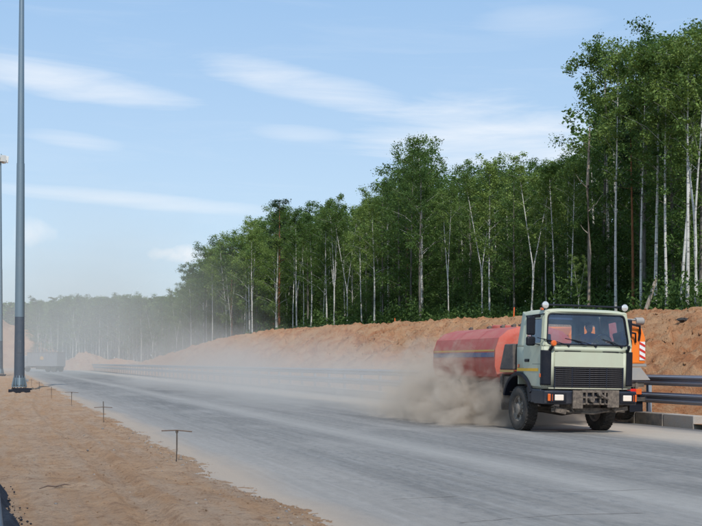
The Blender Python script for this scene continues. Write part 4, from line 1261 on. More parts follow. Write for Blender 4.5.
# local x right, y ahead; rear face at y=0 (towards the camera)
b = MB(); prof = [(-1.22, 1.60), (1.18, 1.60), (1.22, 1.75), (1.20, 2.35), (1.08, 2.62), (-1.10, 2.62), (-1.22, 2.40)]
b.loft([[(x, 0, z) for x, z in prof], [(x, 3.2, z) for x, z in prof]]); b.build('hopper', M['orange'], ov, bevel=.04)
b = MB(); b.b2(-1.2, 1.2, -.05, .06, 1.52, 1.60); b.build('hopper_lip', M['grey_metal'], ov, bevel=.01)
b = MB(); b.loft([[(-1.2, -.04, 1.50), (1.02, -.04, 1.50), (1.30, -.10, 1.14), (-1.2, -.10, 1.14)], [(-1.2, .12, 1.50), (1.02, .12, 1.50), (1.30, .12, 1.14), (-1.2, .12, 1.14)]]); b.build('chute', M['grey_metal'], ov, bevel=.01)
b = MB(); b.b2(-1.15, 1.15, .0, .12, .95, 1.08); b.b2(-1.15, 1.15, -.06, .0, .55, .66); b.b2(-.5, -.4, .1, 5.6, .75, 1.0); b.b2(.4, .5, .1, 5.6, .75, 1.0)
for x in (-.9, .9): b.b2(x - .04, x + .04, -.02, .06, .55, 1.1)
b.build('rear_frame', M['grimy_metal'], ov)
for x in (-.82, .82):
    b = MB(); b.b2(x - .26, x + .02, -.09, -.03, .74, .90); b.build('tail_lamp', M['red_lens'], ov, bevel=.01)
    b = MB(); b.b2(x + .02, x + .20, -.09, -.03, .74, .90); b.build('tail_signal', M['amber'], ov, bevel=.01)
# striped boards
for x0 in (.93, -1.17):
    bd = MB(); bd.b2(x0 + .06, x0 + .24, -.025, -.012, 1.70, 2.22); board = bd.build('warning_board', M['white'], ov)
    for k in range(3):
        s_ = MB(); z = 1.71 + k * .175
        za, zb = z + .09, z
        xa = x0 + .06; s_.loft([[(xa, -.031, za), (x0 + .24, -.031, zb), (x0 + .24, -.031, zb + .07), (xa, -.031, za + .07)], [(xa, -.024, za), (x0 + .24, -.024, zb), (x0 + .24, -.024, zb + .07), (xa, -.024, za + .07)]])
        s_.build('red_stripe', M['red_stripe'], board)
b = MB(); b.tube([(.35, -.05, 2.55), (.6, -.12, 2.72), (.95, -.1, 2.66), (1.0, -.03, 2.45), (.98, 0, 2.25)], .035, 8); b.tube([(.2, -.04, 2.4), (.45, -.12, 2.5), (.8, -.12, 2.45), (.86, -.03, 2.2)], .028, 8)
b.build('hose', M['black_plastic'], ov, smooth=True)
b = MB(); b.b2(.30, .95, .05, .7, 2.62, 2.80); b.build('pump_cover', painted('dusty_orange', (.50, .20, .08), .6, .5), ov, bevel=.03)
b = MB(); b.lathe([(.10, .92), (.11, .98), (.11, 1.16), (.07, 1.20)], 16, 'X', (0, .1, 2.80)); b.lathe([(.03, .3), (.03, .95)], 10, 'X', (0, .1, 2.84)); b.build('cylinder_motor', M['grey_metal'], ov, smooth=True)
b = MB(); b.b2(-1.15, 1.15, 3.6, 5.3, 1.05, 2.75); b.build('machine_cab', M['orange'], ov, bevel=.08)
b = MB(); b.b2(-1.16, 1.16, 3.9, 5.0, 1.95, 2.55); b.build('cab_window', M['mirror'], ov, bevel=.03)
for y in (.75, 4.4):
    for x in (-.98, .92):
        wheel(ov, x, y, flip=x > 0)
for y in (.75,):
    b = MB(); b.tube([(-.9, y, .53), (.9, y, .53)], .09, 8); b.build('axle', M['grimy_metal'], ov)
for x in (-.91, .91):
    b = MB(); b.b2(x - .21, x + .21, .02, .04, .25, .75); b.build('mud_flap', M['black_plastic'], ov)

# ================================================================== FAR GREY LORRY ACROSS THE ROAD
p0, p1 = P(27, 183), P(57, 181)
far = thing('box_lorry', 'hazy grey box-bodied lorry standing far down the road past the masts', 'lorry', tuple((p0 + p1) / 2), math.atan2(p1.y - p0.y, p1.x - p0.x))
Lb = (p1 - p0).length / 2
b = MB(); b.b2(-Lb, Lb, 0, 2.4, .95, 3.25); body = b.build('cargo_box', M['tarp'], far, bevel=.04)
rb_me = MB(); rb_me.b2(-.025, .025, -.03, 0, .97, 3.22); rbm = rb_me.mesh('rib', M['tarp'])
for k in range(9): link('rib', rbm, body, (-Lb + .15 + k * (2 * Lb - .3) / 8, 0, 0))
b = MB(); b.b2(-Lb - .02, Lb + .02, -.04, 2.44, 3.2, 3.3); b.build('top_rail', M['grey_metal'], body)
lg = MB(); lg.add([(-.4, -.035, 2.1), (.05, -.035, 2.0), (.4, -.035, 2.15), (.3, -.035, 2.5), (0, -.035, 2.65), (-.3, -.035, 2.5)], [(0, 1, 2, 3, 4, 5)]); lg.build('logo_patch', painted('ochre_print', (.62, .42, .22), .7, .1), body, solid=.004)
b = MB(); b.b2(-Lb - 2.6, Lb, .2, .35, .75, .95); b.b2(-Lb - 2.6, Lb, 2.0, 2.15, .75, .95); b.b2(-1.2, 1.2, .0, .1, .45, .9); b.build('chassis', M['grimy_metal'], far)
b = MB(); prof = [(-Lb - 2.4, .7), (-Lb - .5, .7), (-Lb - .5, 2.7), (-Lb - 2.2, 2.7), (-Lb - 2.45, 1.8)]
b.loft([[(x, .02, z) for x, z in prof], [(x, 2.38, z) for x, z in prof]]); cb = b.build('cab', M['cab_far'], far, bevel=.05)
b = MB(); b.b2(-Lb - 2.0, -Lb - 1.0, .0, .02, 1.75, 2.4); b.build('cab_window', M['mirror'], far)
far_w = MB(); far_w.lathe([(.3, -.14), (.48, -.15), (.53, -.1), (.53, .1), (.48, .15), (.3, .14)], 20, 'Y'); far_w.lathe([(.1, -.1), (.3, -.08), (.3, .08)], 16, 'Y'); fwm = far_w.mesh('wheel', M['rubber'], True)
for x in (-Lb - 1.5, Lb - 1.9, Lb - .8):
    for y in (.2, 2.2): link('wheel', fwm, far, (x, y, .53))

# ================================================================== TREES
def leaf_cloud(centers, radii, per, size, rng, up=0.35, flat=0.7, droop=0.0):
    """quads folded at random, scattered in gaussian clumps -> verts, faces"""
    n = sum(per)
    idx = np.repeat(np.arange(len(centers)), per)
    Cn = np.asarray(centers)[idx]; Rr = np.asarray(radii)[idx]
    off = rng.normal(0, 1, (n, 3)); ln = np.linalg.norm(off, axis=1, keepdims=True)
    off = off / ln * np.minimum(np.abs(rng.normal(.62, .28, (n, 1))), 1.15)
    off[:, 2] *= flat
    c = Cn + off * Rr[:, None]
    c[:, 2] -= droop * np.abs(rng.normal(0, 1, n)) * Rr
    nr = rng.normal(0, 1, (n, 3)); nr[:, 2] = np.abs(nr[:, 2]) + up; nr += off * .6
    nr /= np.linalg.norm(nr, axis=1, keepdims=True)
    a = np.cross(nr, rng.normal(0, 1, (n, 3))); a /= np.linalg.norm(a, axis=1, keepdims=True)
    b = np.cross(nr, a)
    sz = size * np.clip(rng.lognormal(-.18, .38, (n, 1)), .3, 1.7)
    p0 = c - a * sz; p1 = c - b * sz * .55 ; p2 = c + a * sz; p3 = c + b * sz * .55
    V = np.stack([p0, p1, p2, p3], 1).reshape(-1, 3)
    F = np.arange(4 * n).reshape(-1, 4)
    return V, F

def make_tree(kind, H, seed, detail=1.0, crown_lo=.42, width=2.0, leaf=.082, fork=False, lean=0.0, trunk_r=.13):
    """returns (trunk MB, leaf verts, leaf faces)"""
    rnd = random.Random(seed); rng = np.random.default_rng(seed)
    tb = MB()
    nseg = 9
    ph = rnd.uniform(0, 6.28); amp = rnd.uniform(.10, .35)
    def axis(u, w=0.0):
        x = lean * H * u ** 1.3 + amp * math.sin(u * 3.2 + ph) * u + w * max(0, u - .35) * H * .16
        y = amp * math.cos(u * 2.7 + ph) * u - w * .3 * max(0, u - .35) * H * .1
        return Vector((x, y, u * H))
    stems = [0.0] if not fork else [-1.0, 1.1]
    centers, radii = [], []
    sides = 8 if detail >= .6 else 5
    for w in stems:
        us = np.linspace(0 if w == stems[0] or not fork else .30, 1.0 if w <= 0 else .93, nseg)
        pts = [axis(u, w) for u in us]
        rad = [trunk_r * ((1 - u) ** .8 * .93 + .05) * (1.35 if i == 0 and us[0] == 0 else 1) * (1 if not fork or u < .3 else .75) for i, u in enumerate(us)]
        pts[0].z -= .5 if us[0] == 0 else 0
        tb.tube(pts, rad, sides, caps=False)
        nb = int((26 if kind != 'pine' else 20) * (1 if not fork else .6))
        for k in range(nb):
            u = crown_lo * .75 + (1 - crown_lo * .75) * ((k + rnd.random() * .8) / nb) ** .85
            if u > .97: u = .97
            base = axis(u, w)
            a = k * 2.4 + rnd.uniform(-.5, .5)
            env = math.sin(min(1, max(0, (u - crown_lo * .7) / (1 - crown_lo * .7))) ** .75 * PI) ** .7 if kind != 'pine' else (1.15 - u) * 2.2
            ln = width * (.30 + .85 * env) * rnd.uniform(.65, 1.2)
            if kind == 'pine': ln = width * min(1.0, .35 + env * .5) * rnd.uniform(.7, 1.15)
            rise = {'birch': .95, 'aspen': .75, 'pine': .25, 'young': .7}[kind] * rnd.uniform(.6, 1.2)
            d = Vector((math.cos(a), math.sin(a), 0))
            mid = base + d * ln * .5 + Vector((0, 0, ln * .5 * rise))
            end = base + d * ln + Vector((0, 0, ln * rise * (.75 if kind == 'birch' else .95)))
            r0 = max(.012, trunk_r * (1 - u) * .42)
            bare = u < crown_lo and rnd.random() < .72
            if bare and rnd.random() < .62: continue
            if bare: mid = base.lerp(mid, .6); end = base.lerp(end, .5)
            if detail >= .35: tb.tube([base, mid, end], [r0 * .8, r0 * .42, .005], 4, caps=False)
            if bare: continue
            nc = 3 if detail >= .6 else 2
            for q in range(nc):
                f = (q + .8) / nc
                c = base.lerp(mid, min(1, f * 2)) if f < .5 else mid.lerp(end, (f - .5) * 2)
                c = c + Vector((rnd.gauss(0, .22), rnd.gauss(0, .22), rnd.gauss(0, .2)))
                centers.append(tuple(c)); radii.append(rnd.uniform(.30, .72) * (width / 2.0) ** .4)
        top = axis(.98 if w <= 0 else .92, w); centers.append(tuple(top)); radii.append(.45)
        centers.append(tuple(top - Vector((rnd.uniform(-.3, .3), 0, .7)))); radii.append(.6)
    per = [max(4, int(rnd.uniform(60, 170) * detail * (r / .6) ** 1.6)) for r in radii]
    V, F = leaf_cloud(centers, radii, per, leaf, rng, droop=.35 if kind == 'birch' else 0.0, flat=.75 if kind != 'pine' else .4)
    return tb, V, F

BARK = {'birch': M['birch_bark'], 'aspen': M['grey_bark'], 'pine': M['pine_bark'], 'young': M['grey_bark'], 'dead': M['dead_bark']}
LEAF = {'birch': M['birch_leaf'], 'aspen': M['aspen_leaf'], 'pine': M['pine_needle'], 'young': M['young_leaf']}
PROTO = []   # (kind, H, trunk mesh, crown mesh)
def proto(kind, H, seed, **kw):
    tb, V, F = make_tree(kind, H, seed, **kw)
    tm = tb.mesh(kind + '_trunk', BARK[kind], True, 60)
    cm_ = arr_mesh(kind + '_crown', V, F, LEAF[kind])
    PROTO.append((kind, H, tm, cm_)); return len(PROTO) - 1
B1 = [proto('birch', 16, s, crown_lo=lo, width=w, trunk_r=r_ * .85, fork=fk, lean=ln)
      for s, lo, w, r_, fk, ln in ((1, .42, 2.1, .13, False, .01), (2, .34, 2.5, .15, False, -.02), (3, .50, 1.8, .11, False, .03), (4, .36, 2.3, .15, True, .0), (5, .52, 1.7, .10, False, -.03), (6, .28, 2.7, .17, False, .0), (7, .42, 2.2, .13, True, .02))]
A1 = [proto('aspen', 16, s, crown_lo=lo, width=w, trunk_r=r_ * .85) for s, lo, w, r_ in ((21, .25, 2.6, .15), (22, .18, 2.4, .13), (23, .34, 2.9, .16), (24, .12, 2.2, .12))]
B2 = [proto('birch', 16, s, crown_lo=lo, width=w, trunk_r=r_, fork=fk, lean=ln)
      for s, lo, w, r_, fk, ln in ((51, .70, 1.6, .10, False, .01), (52, .66, 1.8, .11, True, .0), (53, .74, 1.5, .09, False, -.02), (54, .64, 1.9, .115, False, .02))]
PN = [proto('pine', 16, 31, crown_lo=.62, width=2.3, leaf=.07, trunk_r=.17), proto('pine', 16, 32, crown_lo=.70, width=1.9, leaf=.07, trunk_r=.15, lean=.03)]
Y1 = [proto('young', 7, s, crown_lo=.06, width=1.7, leaf=.062, trunk_r=.06, detail=1.1) for s in (41, 42, 43)]
KINDS = {'birch': ('birch_tree', 'birch tree'), 'aspen': ('broadleaf_tree', 'tree'), 'pine': ('pine_tree', 'pine tree'), 'young': ('young_tree', 'young tree')}
def place_tree(pi, s, t_, top_z, label, group, ws=1.0, rz=None, z0=None, world=None, tilt=0.0):
    kind, H, tm, cm_ = PROTO[pi]
    if world is not None: loc = Vector((world[0], world[1], z0 or 0.0))
    else: loc = W(s, t_, bank_z(s, t_) if z0 is None else z0)
    h = top_z - loc.z; sc_ = h / H
    nm, cat = KINDS[kind]
    r = thing(nm, label, cat, tuple(loc), rz if rz is not None else random.uniform(0, 6.28), group)
    r.scale = (sc_ * ws, sc_ * ws, sc_)
    if tilt: r.rotation_euler[1] = tilt
    link('trunk', tm, r); link('crown', cm_, r)
    return r

# height of the tree line, taken from the photograph, by picture column
SKX = [-200, 0, 165, 175, 190, 205, 220, 240, 255, 270, 285, 300, 320, 345, 360, 372, 390, 402, 412, 426, 436, 450, 475, 490, 520, 540, 560, 578, 588, 595, 605, 630, 650, 670, 702, 760, 900]
SKY_ = [292, 292, 290, 283, 268, 248, 236, 228, 214, 208, 205, 204, 196, 193, 200, 188, 172, 164, 138, 138, 158, 176, 162, 156, 160, 156, 150, 150, 128, 60, 44, 38, 44, 40, 34, 28, 24]
def px_of(s, t_):
    w = W(s, t_); return 351 + F_PX * w.x / w.y, w.y
def top_for(s, t_, drop):
    px, Y = px_of(s, t_)
    return EYE + (HZ - (float(np.interp(px, SKX, SKY_)) + drop)) / F_PX * Y
# ---- the trees one can pick out by their trunks: (column, t, proto, drop, crown width, tilt, label)
SINGLE = [
    (616, 33.2, B2[0], 6, .9, 0, 'slender white birch just right of the leafless grey pole tree'),
    (633, 34.5, PN[1], 60, .8, 0, 'orange-barked leaning pine inside the right-hand birch stand'),
    (641, 33.3, B2[2], 10, .9, 0.02, 'thin pale birch leaning slightly behind the orange-barked pine'),
    (655, 33.8, B2[3], 4, 1.0, 0, 'pale birch in the middle of the right-hand stand'),
    (667, 33.0, B2[0], 8, 1.0, 0, 'straight thin birch above the black rag on the bank'),
    (680, 33.4, B2[2], 2, 1.1, -.05, 'birch leaning to the left near the edge of the picture'),
    (687, 32.9, B2[3], 6, 1.0, -.03, 'bright white birch with upright limbs near the edge of the picture'),
    (697, 33.2, B2[1], 0, 1.1, 0.02, 'forked white birch at the edge of the picture'),
    (603, 35.5, A1[0], 2, .85, 0, 'leafy tree whose crown overhangs the gap left of the tall stand'),
    (645, 35.5, A1[2], 0, 1.0, 0, 'tall full-crowned tree in the middle of the right-hand stand'),
    (673, 36.0, A1[0], 0, 1.0, 0, 'tall dark tree crowning the right-hand stand'),
    (700, 35.5, A1[2], 0, 1.1, 0, 'tallest dark tree at the edge of the picture'),
    (531, 33.0, B2[1], 0, 1.1, -.05, 'forked birch with blotchy leaning stems left above the lorry cab'),
    (547, 34.5, B1[4], 22, .9, 0, 'very thin birch between the forked birch and the leafless tree'),
    (571, 33.4, B2[3], 14, .9, 0, 'white birch over the lorry roof'),
    (490, 33.6, B1[2], 4, 1.1, 0, 'straight birch with a high crown between the tallest and the forked birch'),
    (472, 35.0, A1[3], 0, 1.0, 0, 'dark tree right of the dip in the tree line'),
    (449, 33.0, B2[1], 14, 1.0, 0.03, 'double-stemmed birch just right of the tallest middle tree'),
    (421, 33.2, B1[1], -2, .95, 0, 'tallest birch in the middle of the wood, standing above its neighbours'),
    (400, 33.8, A1[0], 2, 1.1, 0, 'broad tree left of the tallest middle birch'),
    (383, 34.2, A1[1], 2, 1.0, 0, 'round-crowned tree in the middle of the wood'),
    (362, 33.6, B1[2], 10, 1.0, 0, 'white birch with bare lower trunk left of the middle'),
    (334, 33.0, B2[1], 4, 1.0, 0, 'forked birch above the dust trail'),
    (323, 33.9, B1[4], 10, 1.0, 0, 'very slender birch beside the forked one above the dust'),
    (297, 33.2, B2[0], 6, 1.0, 0.05, 'birch leaning right beside the tall pine'),
    (279, 33.2, PN[0], -8, .9, 0, 'tall pine with a dark pointed top standing out of the tree line'),
    (250, 33.8, B1[5], 2, 1.0, 0, 'birch left of the tall pine'),
    (226, 34.0, B1[3], 0, 1.0, -.03, 'forked pale birch near the hazy end of the wood'),
    (205, 33.6, A1[1], 0, 1.1, 0, 'tree at the hazy left shoulder of the wood'),
    (190, 34.5, A1[0], 0, 1.0, 0, 'last full tree before the wood drops away in the haze'),
]
used = []
for px, t_, pi, drop, ws, tl, lab in SINGLE:
    s_ = px_at(px, t_)
    if pi in PN: cz = 0
    place_tree(pi, s_, t_, top_for(s_, t_, drop), lab, 'trees at the front edge of the wood', ws, tilt=tl)
    used.append((s_, t_))
# ---- the rest of the front rows, each a tree of its own
random.seed(23)
AUTO, FARA = [], []
rows = [(33.4, 3.2, .75), (36.2, 3.0, .35), (39.5, 3.4, .22)]
n_ind = 0
LBL = {'birch': ['white birch in the front rows of the wood above the bank', 'pale birch with bare lower trunk in the front rows of the wood'],
       'aspen': ['dark leafy tree in the front rows of the wood above the bank', 'dark leafy tree in the front rows of the wood above the bank'],
       'pine': ['pine with an orange trunk among the birches of the wood'] * 2,
       'young': ['low bushy young tree under the front row of the wood'] * 2}
for t0, sp, pb in rows:
    s_ = px_at(735, t0)
    while s_ < 235:
        s_ += sp * random.uniform(.6, 1.4) * (1 + s_ / 240)
        t_ = t0 + random.uniform(-1.0, 1.0)
        px, Y = px_of(s_, t_)
        if px < 150: break
        if min(abs(s_ - a) + abs(t_ - b) for a, b in used) < 1.0: continue
        r_ = random.random()
        pi = random.choice(B1 + B2 + (B2 if t0 < 34 else [])) if r_ < pb else (random.choice(A1) if r_ < .98 else random.choice(PN))
        kind = PROTO[pi][0]
        drop = abs(random.gauss(0, 24)) + 3
        if 578 < px < 600: drop += 70
        ii = random.randrange(2)
        o = place_tree(pi, s_, t_, top_for(s_, t_, drop), LBL[kind][ii], {'birch': 'birches of the front rows', 'aspen': 'dark leafy trees of the front rows', 'pine': 'pines among the birches', 'young': ''}[kind] + (' with bare trunks' if kind == 'birch' and ii else ''), random.uniform(.85, 1.15), tilt=random.gauss(0, .02))
        AUTO.append((o, {33.4: 'front row', 36.2: 'second row', 39.5: 'third row'}[t0], {'birch': 'white birch', 'aspen': 'dark leafy tree', 'pine': 'orange-trunked pine'}[kind], px)); n_ind += 1
# young trees beneath
for k in range(46):
    px = random.uniform(180, 720); t_ = random.uniform(34, 38)
    s_ = px_at(px, t_); h = random.uniform(3.0, 6.5)
    o = place_tree(random.choice(Y1), s_, t_, bank_z(s_, t_) + h, LBL['young'][0], 'young trees under the wood', random.uniform(.9, 1.4)); AUTO.append((o, 'under the front row', 'low bushy tree', px)); n_ind += 1
# leafless grey pole tree and the leaning log
dm = MB(); dm.tube([(0, 0, -.4), (.05, 0, 4), (-.05, .05, 8), (.08, 0, 11.4)], [.14, .115, .09, .045], 8)
for z, a, ln in ((6.5, .4, .9), (7.8, 3.3, .8), (9.0, 1.2, .7), (9.9, 4.0, .6), (10.6, .2, .5), (5.2, 2.5, .5)):
    dm.tube([(0, 0, z), (math.cos(a) * ln * .6, math.sin(a) * ln * .6, z + ln * .5), (math.cos(a) * ln, math.sin(a) * ln, z + ln * 1.1)], [.03, .018, .006], 5)
s_ = px_at(588.5, 32.6); dd = thing('dead_tree', 'leafless grey dead tree standing alone left of the tall birches', 'dead tree', tuple(W(s_, 32.6, bank_z(s_, 32.6))), 0)
dm.build('trunk', M['dead_bark'], dd, smooth=True)
s_ = px_at(640, 31.8)
lgm = MB(); lgm.tube([(0, 0, -.2), (.5, 0, 1.1), (.9, 0, 2.3)], [.13, .11, .08], 8)
o = lgm.build('leaning_log', M['dead_bark'], smooth=True); o.location = W(s_, 31.8, bank_z(s_, 31.8)); o.rotation_euler.z = .2
tag(o, 'broken brown log leaning at the foot of the right-hand birches', 'log')

# ---- pale trees far to the left beyond the end of the bank
random.seed(5)
for k in range(64):
    px = 34 + (k + random.random()) * 132 / 64
    Y = random.uniform(238, 275) if px > 70 else random.uniform(270, 320)
    p = P(px, Y)
    pi = random.choice(B1 + A1[:2])
    top = EYE + (HZ - (298 + random.uniform(-3, 8) + (4 if px < 60 else 0))) / F_PX * Y
    lab = 'hazy pale birch in the far wood beyond the sand mound' if PROTO[pi][0] == 'birch' else 'hazy dark tree in the far wood beyond the sand mound'
    o = place_tree(pi, 0, 0, top, lab, 'hazy far birches' if PROTO[pi][0] == 'birch' else 'hazy far leafy trees', random.uniform(1.0, 1.5), world=(p.x, p.y), z0=0.1 + (1.2 if px < 60 else 0)); FARA.append((o, 'birch' if PROTO[pi][0] == 'birch' else 'dark tree', px))

# ---- every tree gets a label of its own: its row and its place beside a tree one can find
ORD = ['', 'first', 'second', 'third', 'fourth', 'fifth', 'sixth', 'seventh', 'eighth', 'ninth', 'tenth', 'eleventh', 'twelfth', 'thirteenth', 'fourteenth', 'fifteenth', 'sixteenth', 'seventeenth', 'eighteenth', 'nineteenth']
TENS = {2: 'twent', 3: 'thirt', 4: 'fort', 5: 'fift', 6: 'sixt'}
def ordinal(n):
    if n < 20: return ORD[n]
    a, b = divmod(n, 10)
    return TENS[a] + 'ieth' if b == 0 else TENS[a] + 'y-' + ORD[b]
MARKS = [(589, 'the leafless tree'), (700, 'the edge birch'), (531, 'the blotchy birch'), (421, 'the tallest birch'), (362, 'the bare-stemmed birch'), (279, 'the tall pine'), (205, 'the hazy shoulder')]
bins = {}
for o, row, kw, px in AUTO:
    mk = min(MARKS, key=lambda q: abs(q[0] - px))
    side = 'right' if px > mk[0] else 'left'
    bins.setdefault((kw, row, mk[1], side), []).append((abs(px - mk[0]), o))
for (kw, row, mk, side), l in bins.items():
    l.sort(key=lambda q: q[0])
    for i, (_d, o) in enumerate(l):
        o['label'] = ('%s %s %s of %s, %s' % (ordinal(i + 1), kw, side, mk, row))
for kw in ('birch', 'dark tree'):
    l = sorted([(px, o) for o, k2, px in FARA if k2 == kw], key=lambda q: q[0])
    for i, (_p, o) in enumerate(l):
        o['label'] = 'hazy %s in the far wood behind the sand mound, %s from the left' % (kw, ordinal(i + 1))

# ---- depth of the wood: one mass built from light trees
def mass(name, pts, detail, leaf, seed, label):
    rng = np.random.default_rng(seed)
    lib = []
    for q in range(4):
        kind = 'aspen' if q % 2 else 'birch'
        tb, V, F = make_tree(kind, 16, 200 + q + seed, detail=detail, crown_lo=.06 if q % 2 else .20, width=2.7, leaf=leaf)
        tv = np.array(tb.v); tf = np.array([f for f in tb.f if len(f) == 4])
        lib.append((tv, tf, V, F, kind))
    VV, FF, MI = [], [], []; off = 0
    for x, y, z, h, w in pts:
        tv, tf, V, F, kind = lib[rng.integers(4)]
        a = rng.uniform(0, 6.28); ca, sa = math.cos(a), math.sin(a); k = h / 16
        for v0, f0, mi in ((tv, tf, 0 if kind == 'birch' else 1), (V, F, 2)):
            v = np.empty_like(v0)
            v[:, 0] = (v0[:, 0] * ca - v0[:, 1] * sa) * k * w + x; v[:, 1] = (v0[:, 0] * sa + v0[:, 1] * ca) * k * w + y; v[:, 2] = v0[:, 2] * k + z
            VV.append(v); FF.append(f0 + off); MI.append(np.full(len(f0), mi)); off += len(v0)
    me = arr_mesh(name, np.concatenate(VV), np.concatenate(FF), [M['birch_bark'], M['grey_bark'], M['aspen_leaf']], np.concatenate(MI))
    o = link(name, me); return tag(o, label, kind='stuff')
pts = []
random.seed(31)
for t0, sp in ((43, 3.0), (46.5, 3.2), (50, 3.4), (55, 3.6), (61, 4.0), (68, 4.6), (76, 5.5)):
    s_ = px_at(760, t0) - 4
    while s_ < 300:
        s_ += sp * random.uniform(.7, 1.3)
        t_ = t0 + random.uniform(-1.6, 1.6); px, Y = px_of(s_, t_)
        w = W(s_, t_)
        top = top_for(s_, t_, 14 + abs(random.gauss(0, 16)) + (30 if 575 < px < 603 else 0) + (24 if px > 603 else 0))
        top = min(top, 24 + random.uniform(-2, 0))
        z = bank_z(s_, t_)
        if top - z > 4: pts.append((w.x, w.y, z, top - z, random.uniform(1.0, 1.3)))
mass('forest_depth', pts, .36, .15, 1, 'dense wood behind the front rows of trees')
pts = []
for k in range(230):
    px = random.uniform(-90, 172); Y = random.uniform(285, 400) if px > 60 else random.uniform(340, 470)
    p = P(px, Y); top = EYE + (HZ - (301 + random.uniform(-3, 6) + (5 if px < 60 else 0))) / F_PX * Y
    pts.append((p.x, p.y, 0.0, top, 1.5))
mass('far_forest', pts, .18, .34, 2, 'far hazy wood at the end of the road')

# ---- undergrowth: bushes between the trunks, grass and herbs on the crest
def scatter_leaves(name, n, sf, tf, hf, size, mat, seed, label, up=.2):
    rng = np.random.default_rng(seed)
    s = sf(rng, n); t_ = tf(rng, n); z0 = berm(s, t_)
    h = hf(rng, s, t_, n)
    c = np.stack([t_, s, z0 + h], -1)
    nr = rng.normal(0, 1, (n, 3)); nr[:, 2] = np.abs(nr[:, 2]) * .6 + up; nr /= np.linalg.norm(nr, axis=1, keepdims=True)
    a = np.cross(nr, rng.normal(0, 1, (n, 3))); a /= np.linalg.norm(a, axis=1, keepdims=True); b = np.cross(nr, a)
    sz = size * rng.uniform(.5, 1.3, (n, 1)) * (1 + s[:, None] / 160)
    V = np.stack([c - a * sz, c - b * sz * .55, c + a * sz, c + b * sz * .55], 1).reshape(-1, 3)
    o = link(name, arr_mesh(name, V, np.arange(4 * n).reshape(-1, 4), mat), rotz=TH)
    return tag(o, label, kind='stuff')
def bushy(rng, s, t_, n):
    b = np.clip(fbm(s * .22, t_ * .25, 301, 3) * 1.8 + .75, .12, 1.6)
    tall = 1 + 2.4 * np.clip((t_ - 35.5) / 4, 0, 1)
    return np.abs(rng.beta(1.4, 1.8, n)) * b * 2.0 * tall
def s_by_dist(rng, n): return 26 + 214 * rng.power(1.25, n) * rng.uniform(.2, 1, n)
scatter_leaves('undergrowth', 300000, s_by_dist, lambda r, n: 32.2 + r.beta(1.1, 1.6, n) * 14, bushy, .085, M['young_leaf'], 3, 'bushy undergrowth between the trunks of the wood')
def herbs(rng, s, t_, n):
    b = np.clip(fbm(s * .7, t_ * .7, 311, 3) * 1.6 + .35, .05, 1.2)
    near = np.clip((48 - s) / 14, 0, 1)
    return rng.uniform(0, 1, n) ** 1.4 * b * (.22 + .6 * near)
scatter_leaves('crest_grass', 60000, s_by_dist, lambda r, n: 27.6 + r.beta(2.2, 1.2, n) * 6.2, herbs, .075, M['grass'], 4, 'grass and herbs along the crest of the bank', up=0)

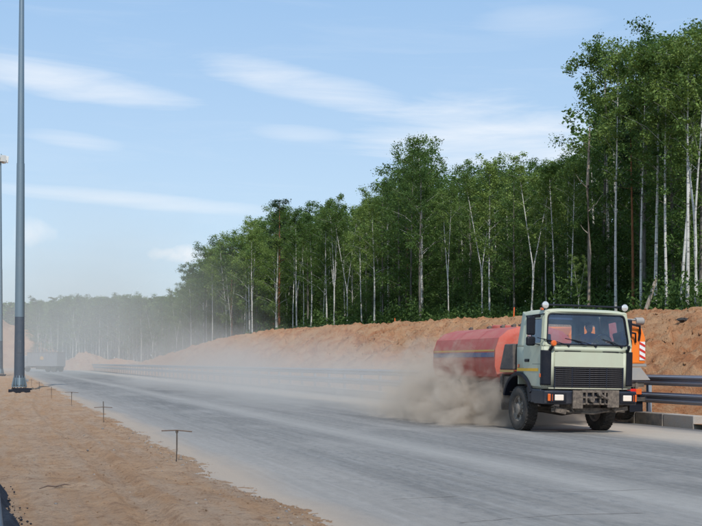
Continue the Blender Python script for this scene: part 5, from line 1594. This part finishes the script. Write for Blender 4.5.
# ================================================================== DUST
def dust_mat(name, dens, col, bx, scale, thr, fall, aniso=0.0, step=1.0, sharp=1.0, tail=None, grad=None, vfall=1.3):
    """density inside a box of half sizes bx (object coords): noise minus threshold, fading to the walls; grad=(y0,v0,y1,v1) scales along y"""
    t = NT(name); n = t.n
    co = t.n.new('ShaderNodeTexCoord').outputs['Object']
    s = n.new('ShaderNodeSeparateXYZ'); t.l.new(co, s.inputs[0])
    X, Y, Z = s.outputs
    mp = n.new('ShaderNodeMapping'); mp.inputs['Scale'].default_value = scale; t.l.new(co, mp.inputs[0])
    nz = t.noise(mp.outputs[0], 1.0, 7, 0.66, 0.7)
    ex = t.math('POWER', t.math('ABSOLUTE', t.math('DIVIDE', X, bx[0])), 2.0)
    ey = t.math('POWER', t.math('ABSOLUTE', t.math('DIVIDE', Y, bx[1])), fall)
    zz = t.math('DIVIDE', Z, bx[2])
    if tail:   # height envelope grows along y: (y0,h0,y1,h1) as share of box height
        mr = n.new('ShaderNodeMapRange'); t.l.new(Y, mr.inputs[0])
        mr.inputs[1].default_value = tail[0]; mr.inputs[3].default_value = tail[1]; mr.inputs[2].default_value = tail[2]; mr.inputs[4].default_value = tail[3]
        zz = t.math('DIVIDE', zz, mr.outputs[0])
    ez = t.math('POWER', t.math('MAXIMUM', zz, 0.0), vfall)
    env = t.math('SUBTRACT', 1.0, t.math('ADD', ex, t.math('ADD', ey, ez)))
    d = t.math('ADD', env, t.math('MULTIPLY', t.math('SUBTRACT', nz, 0.5), thr))
    d = t.math('MULTIPLY', d, sharp, clamp=True)
    if grad:
        mr = n.new('ShaderNodeMapRange'); t.l.new(Y, mr.inputs[0])
        mr.inputs[1].default_value = grad[0]; mr.inputs[3].default_value = grad[1]; mr.inputs[2].default_value = grad[2]; mr.inputs[4].default_value = grad[3]
        d = t.math('MULTIPLY', d, mr.outputs[0])
    v = n.new('ShaderNodeVolumePrincipled')
    v.inputs['Color'].default_value = (*col, 1); v.inputs['Anisotropy'].default_value = aniso
    t.l.new(t.math('MULTIPLY', d, dens), v.inputs['Density'])
    t.l.new(v.outputs[0], t.out.inputs['Volume'])
    try: t.m.cycles.volume_step_rate = step
    except Exception: pass
    return t.m
def dust_box(name, s0, s1, t0, t1, h, label, **kw):
    bx = ((t1 - t0) / 2, (s1 - s0) / 2, h)
    m = dust_mat(name, bx=bx, **kw)
    b = MB(); b.b2(-bx[0], bx[0], -bx[1], bx[1], 0.03, h)
    o = b.build(name, m); o.rotation_euler.z = TH; o.location = W((s0 + s1) / 2, (t0 + t1) / 2, 0)
    return tag(o, label, kind='stuff')
WS = WHEEL_AT.dot(DV)
dust_box('dust_plume', WS + .55, WS + 14.5, 10.4, 15.6, 3.1, 'thick brown dust thrown up behind the front wheel of the tanker', dens=5.4, col=(.76, .66, .55),
         scale=(1.5, 1.35, 1.7), thr=4.2, fall=6.0, sharp=.62, tail=(-6.9, .58, -1.0, .74), grad=(-5.2, 1.0, 1.6, .03), step=1.0, vfall=1.6)
dust_box('dust_trail', WS + 3.5, WS + 75, 7.0, 21.0, 5.6, 'pale dust trail drifting over the road behind the tanker', dens=.165, col=(.77, .73, .68),
         scale=(.22, .10, .35), thr=1.9, fall=4.0, sharp=.9, tail=(-34, .42, 34, 1.0), grad=(-34, .9, 34, .35), step=1.0, vfall=1.2)
dust_box('dust_bank', 88, 250, -14, 34, 24, 'greyish dust hanging over the far road and the end of the wood', dens=.0112, col=(.87, .85, .80),
         scale=(.05, .03, .07), thr=1.3, fall=4.0, sharp=1.0, step=1.0, vfall=1.4)
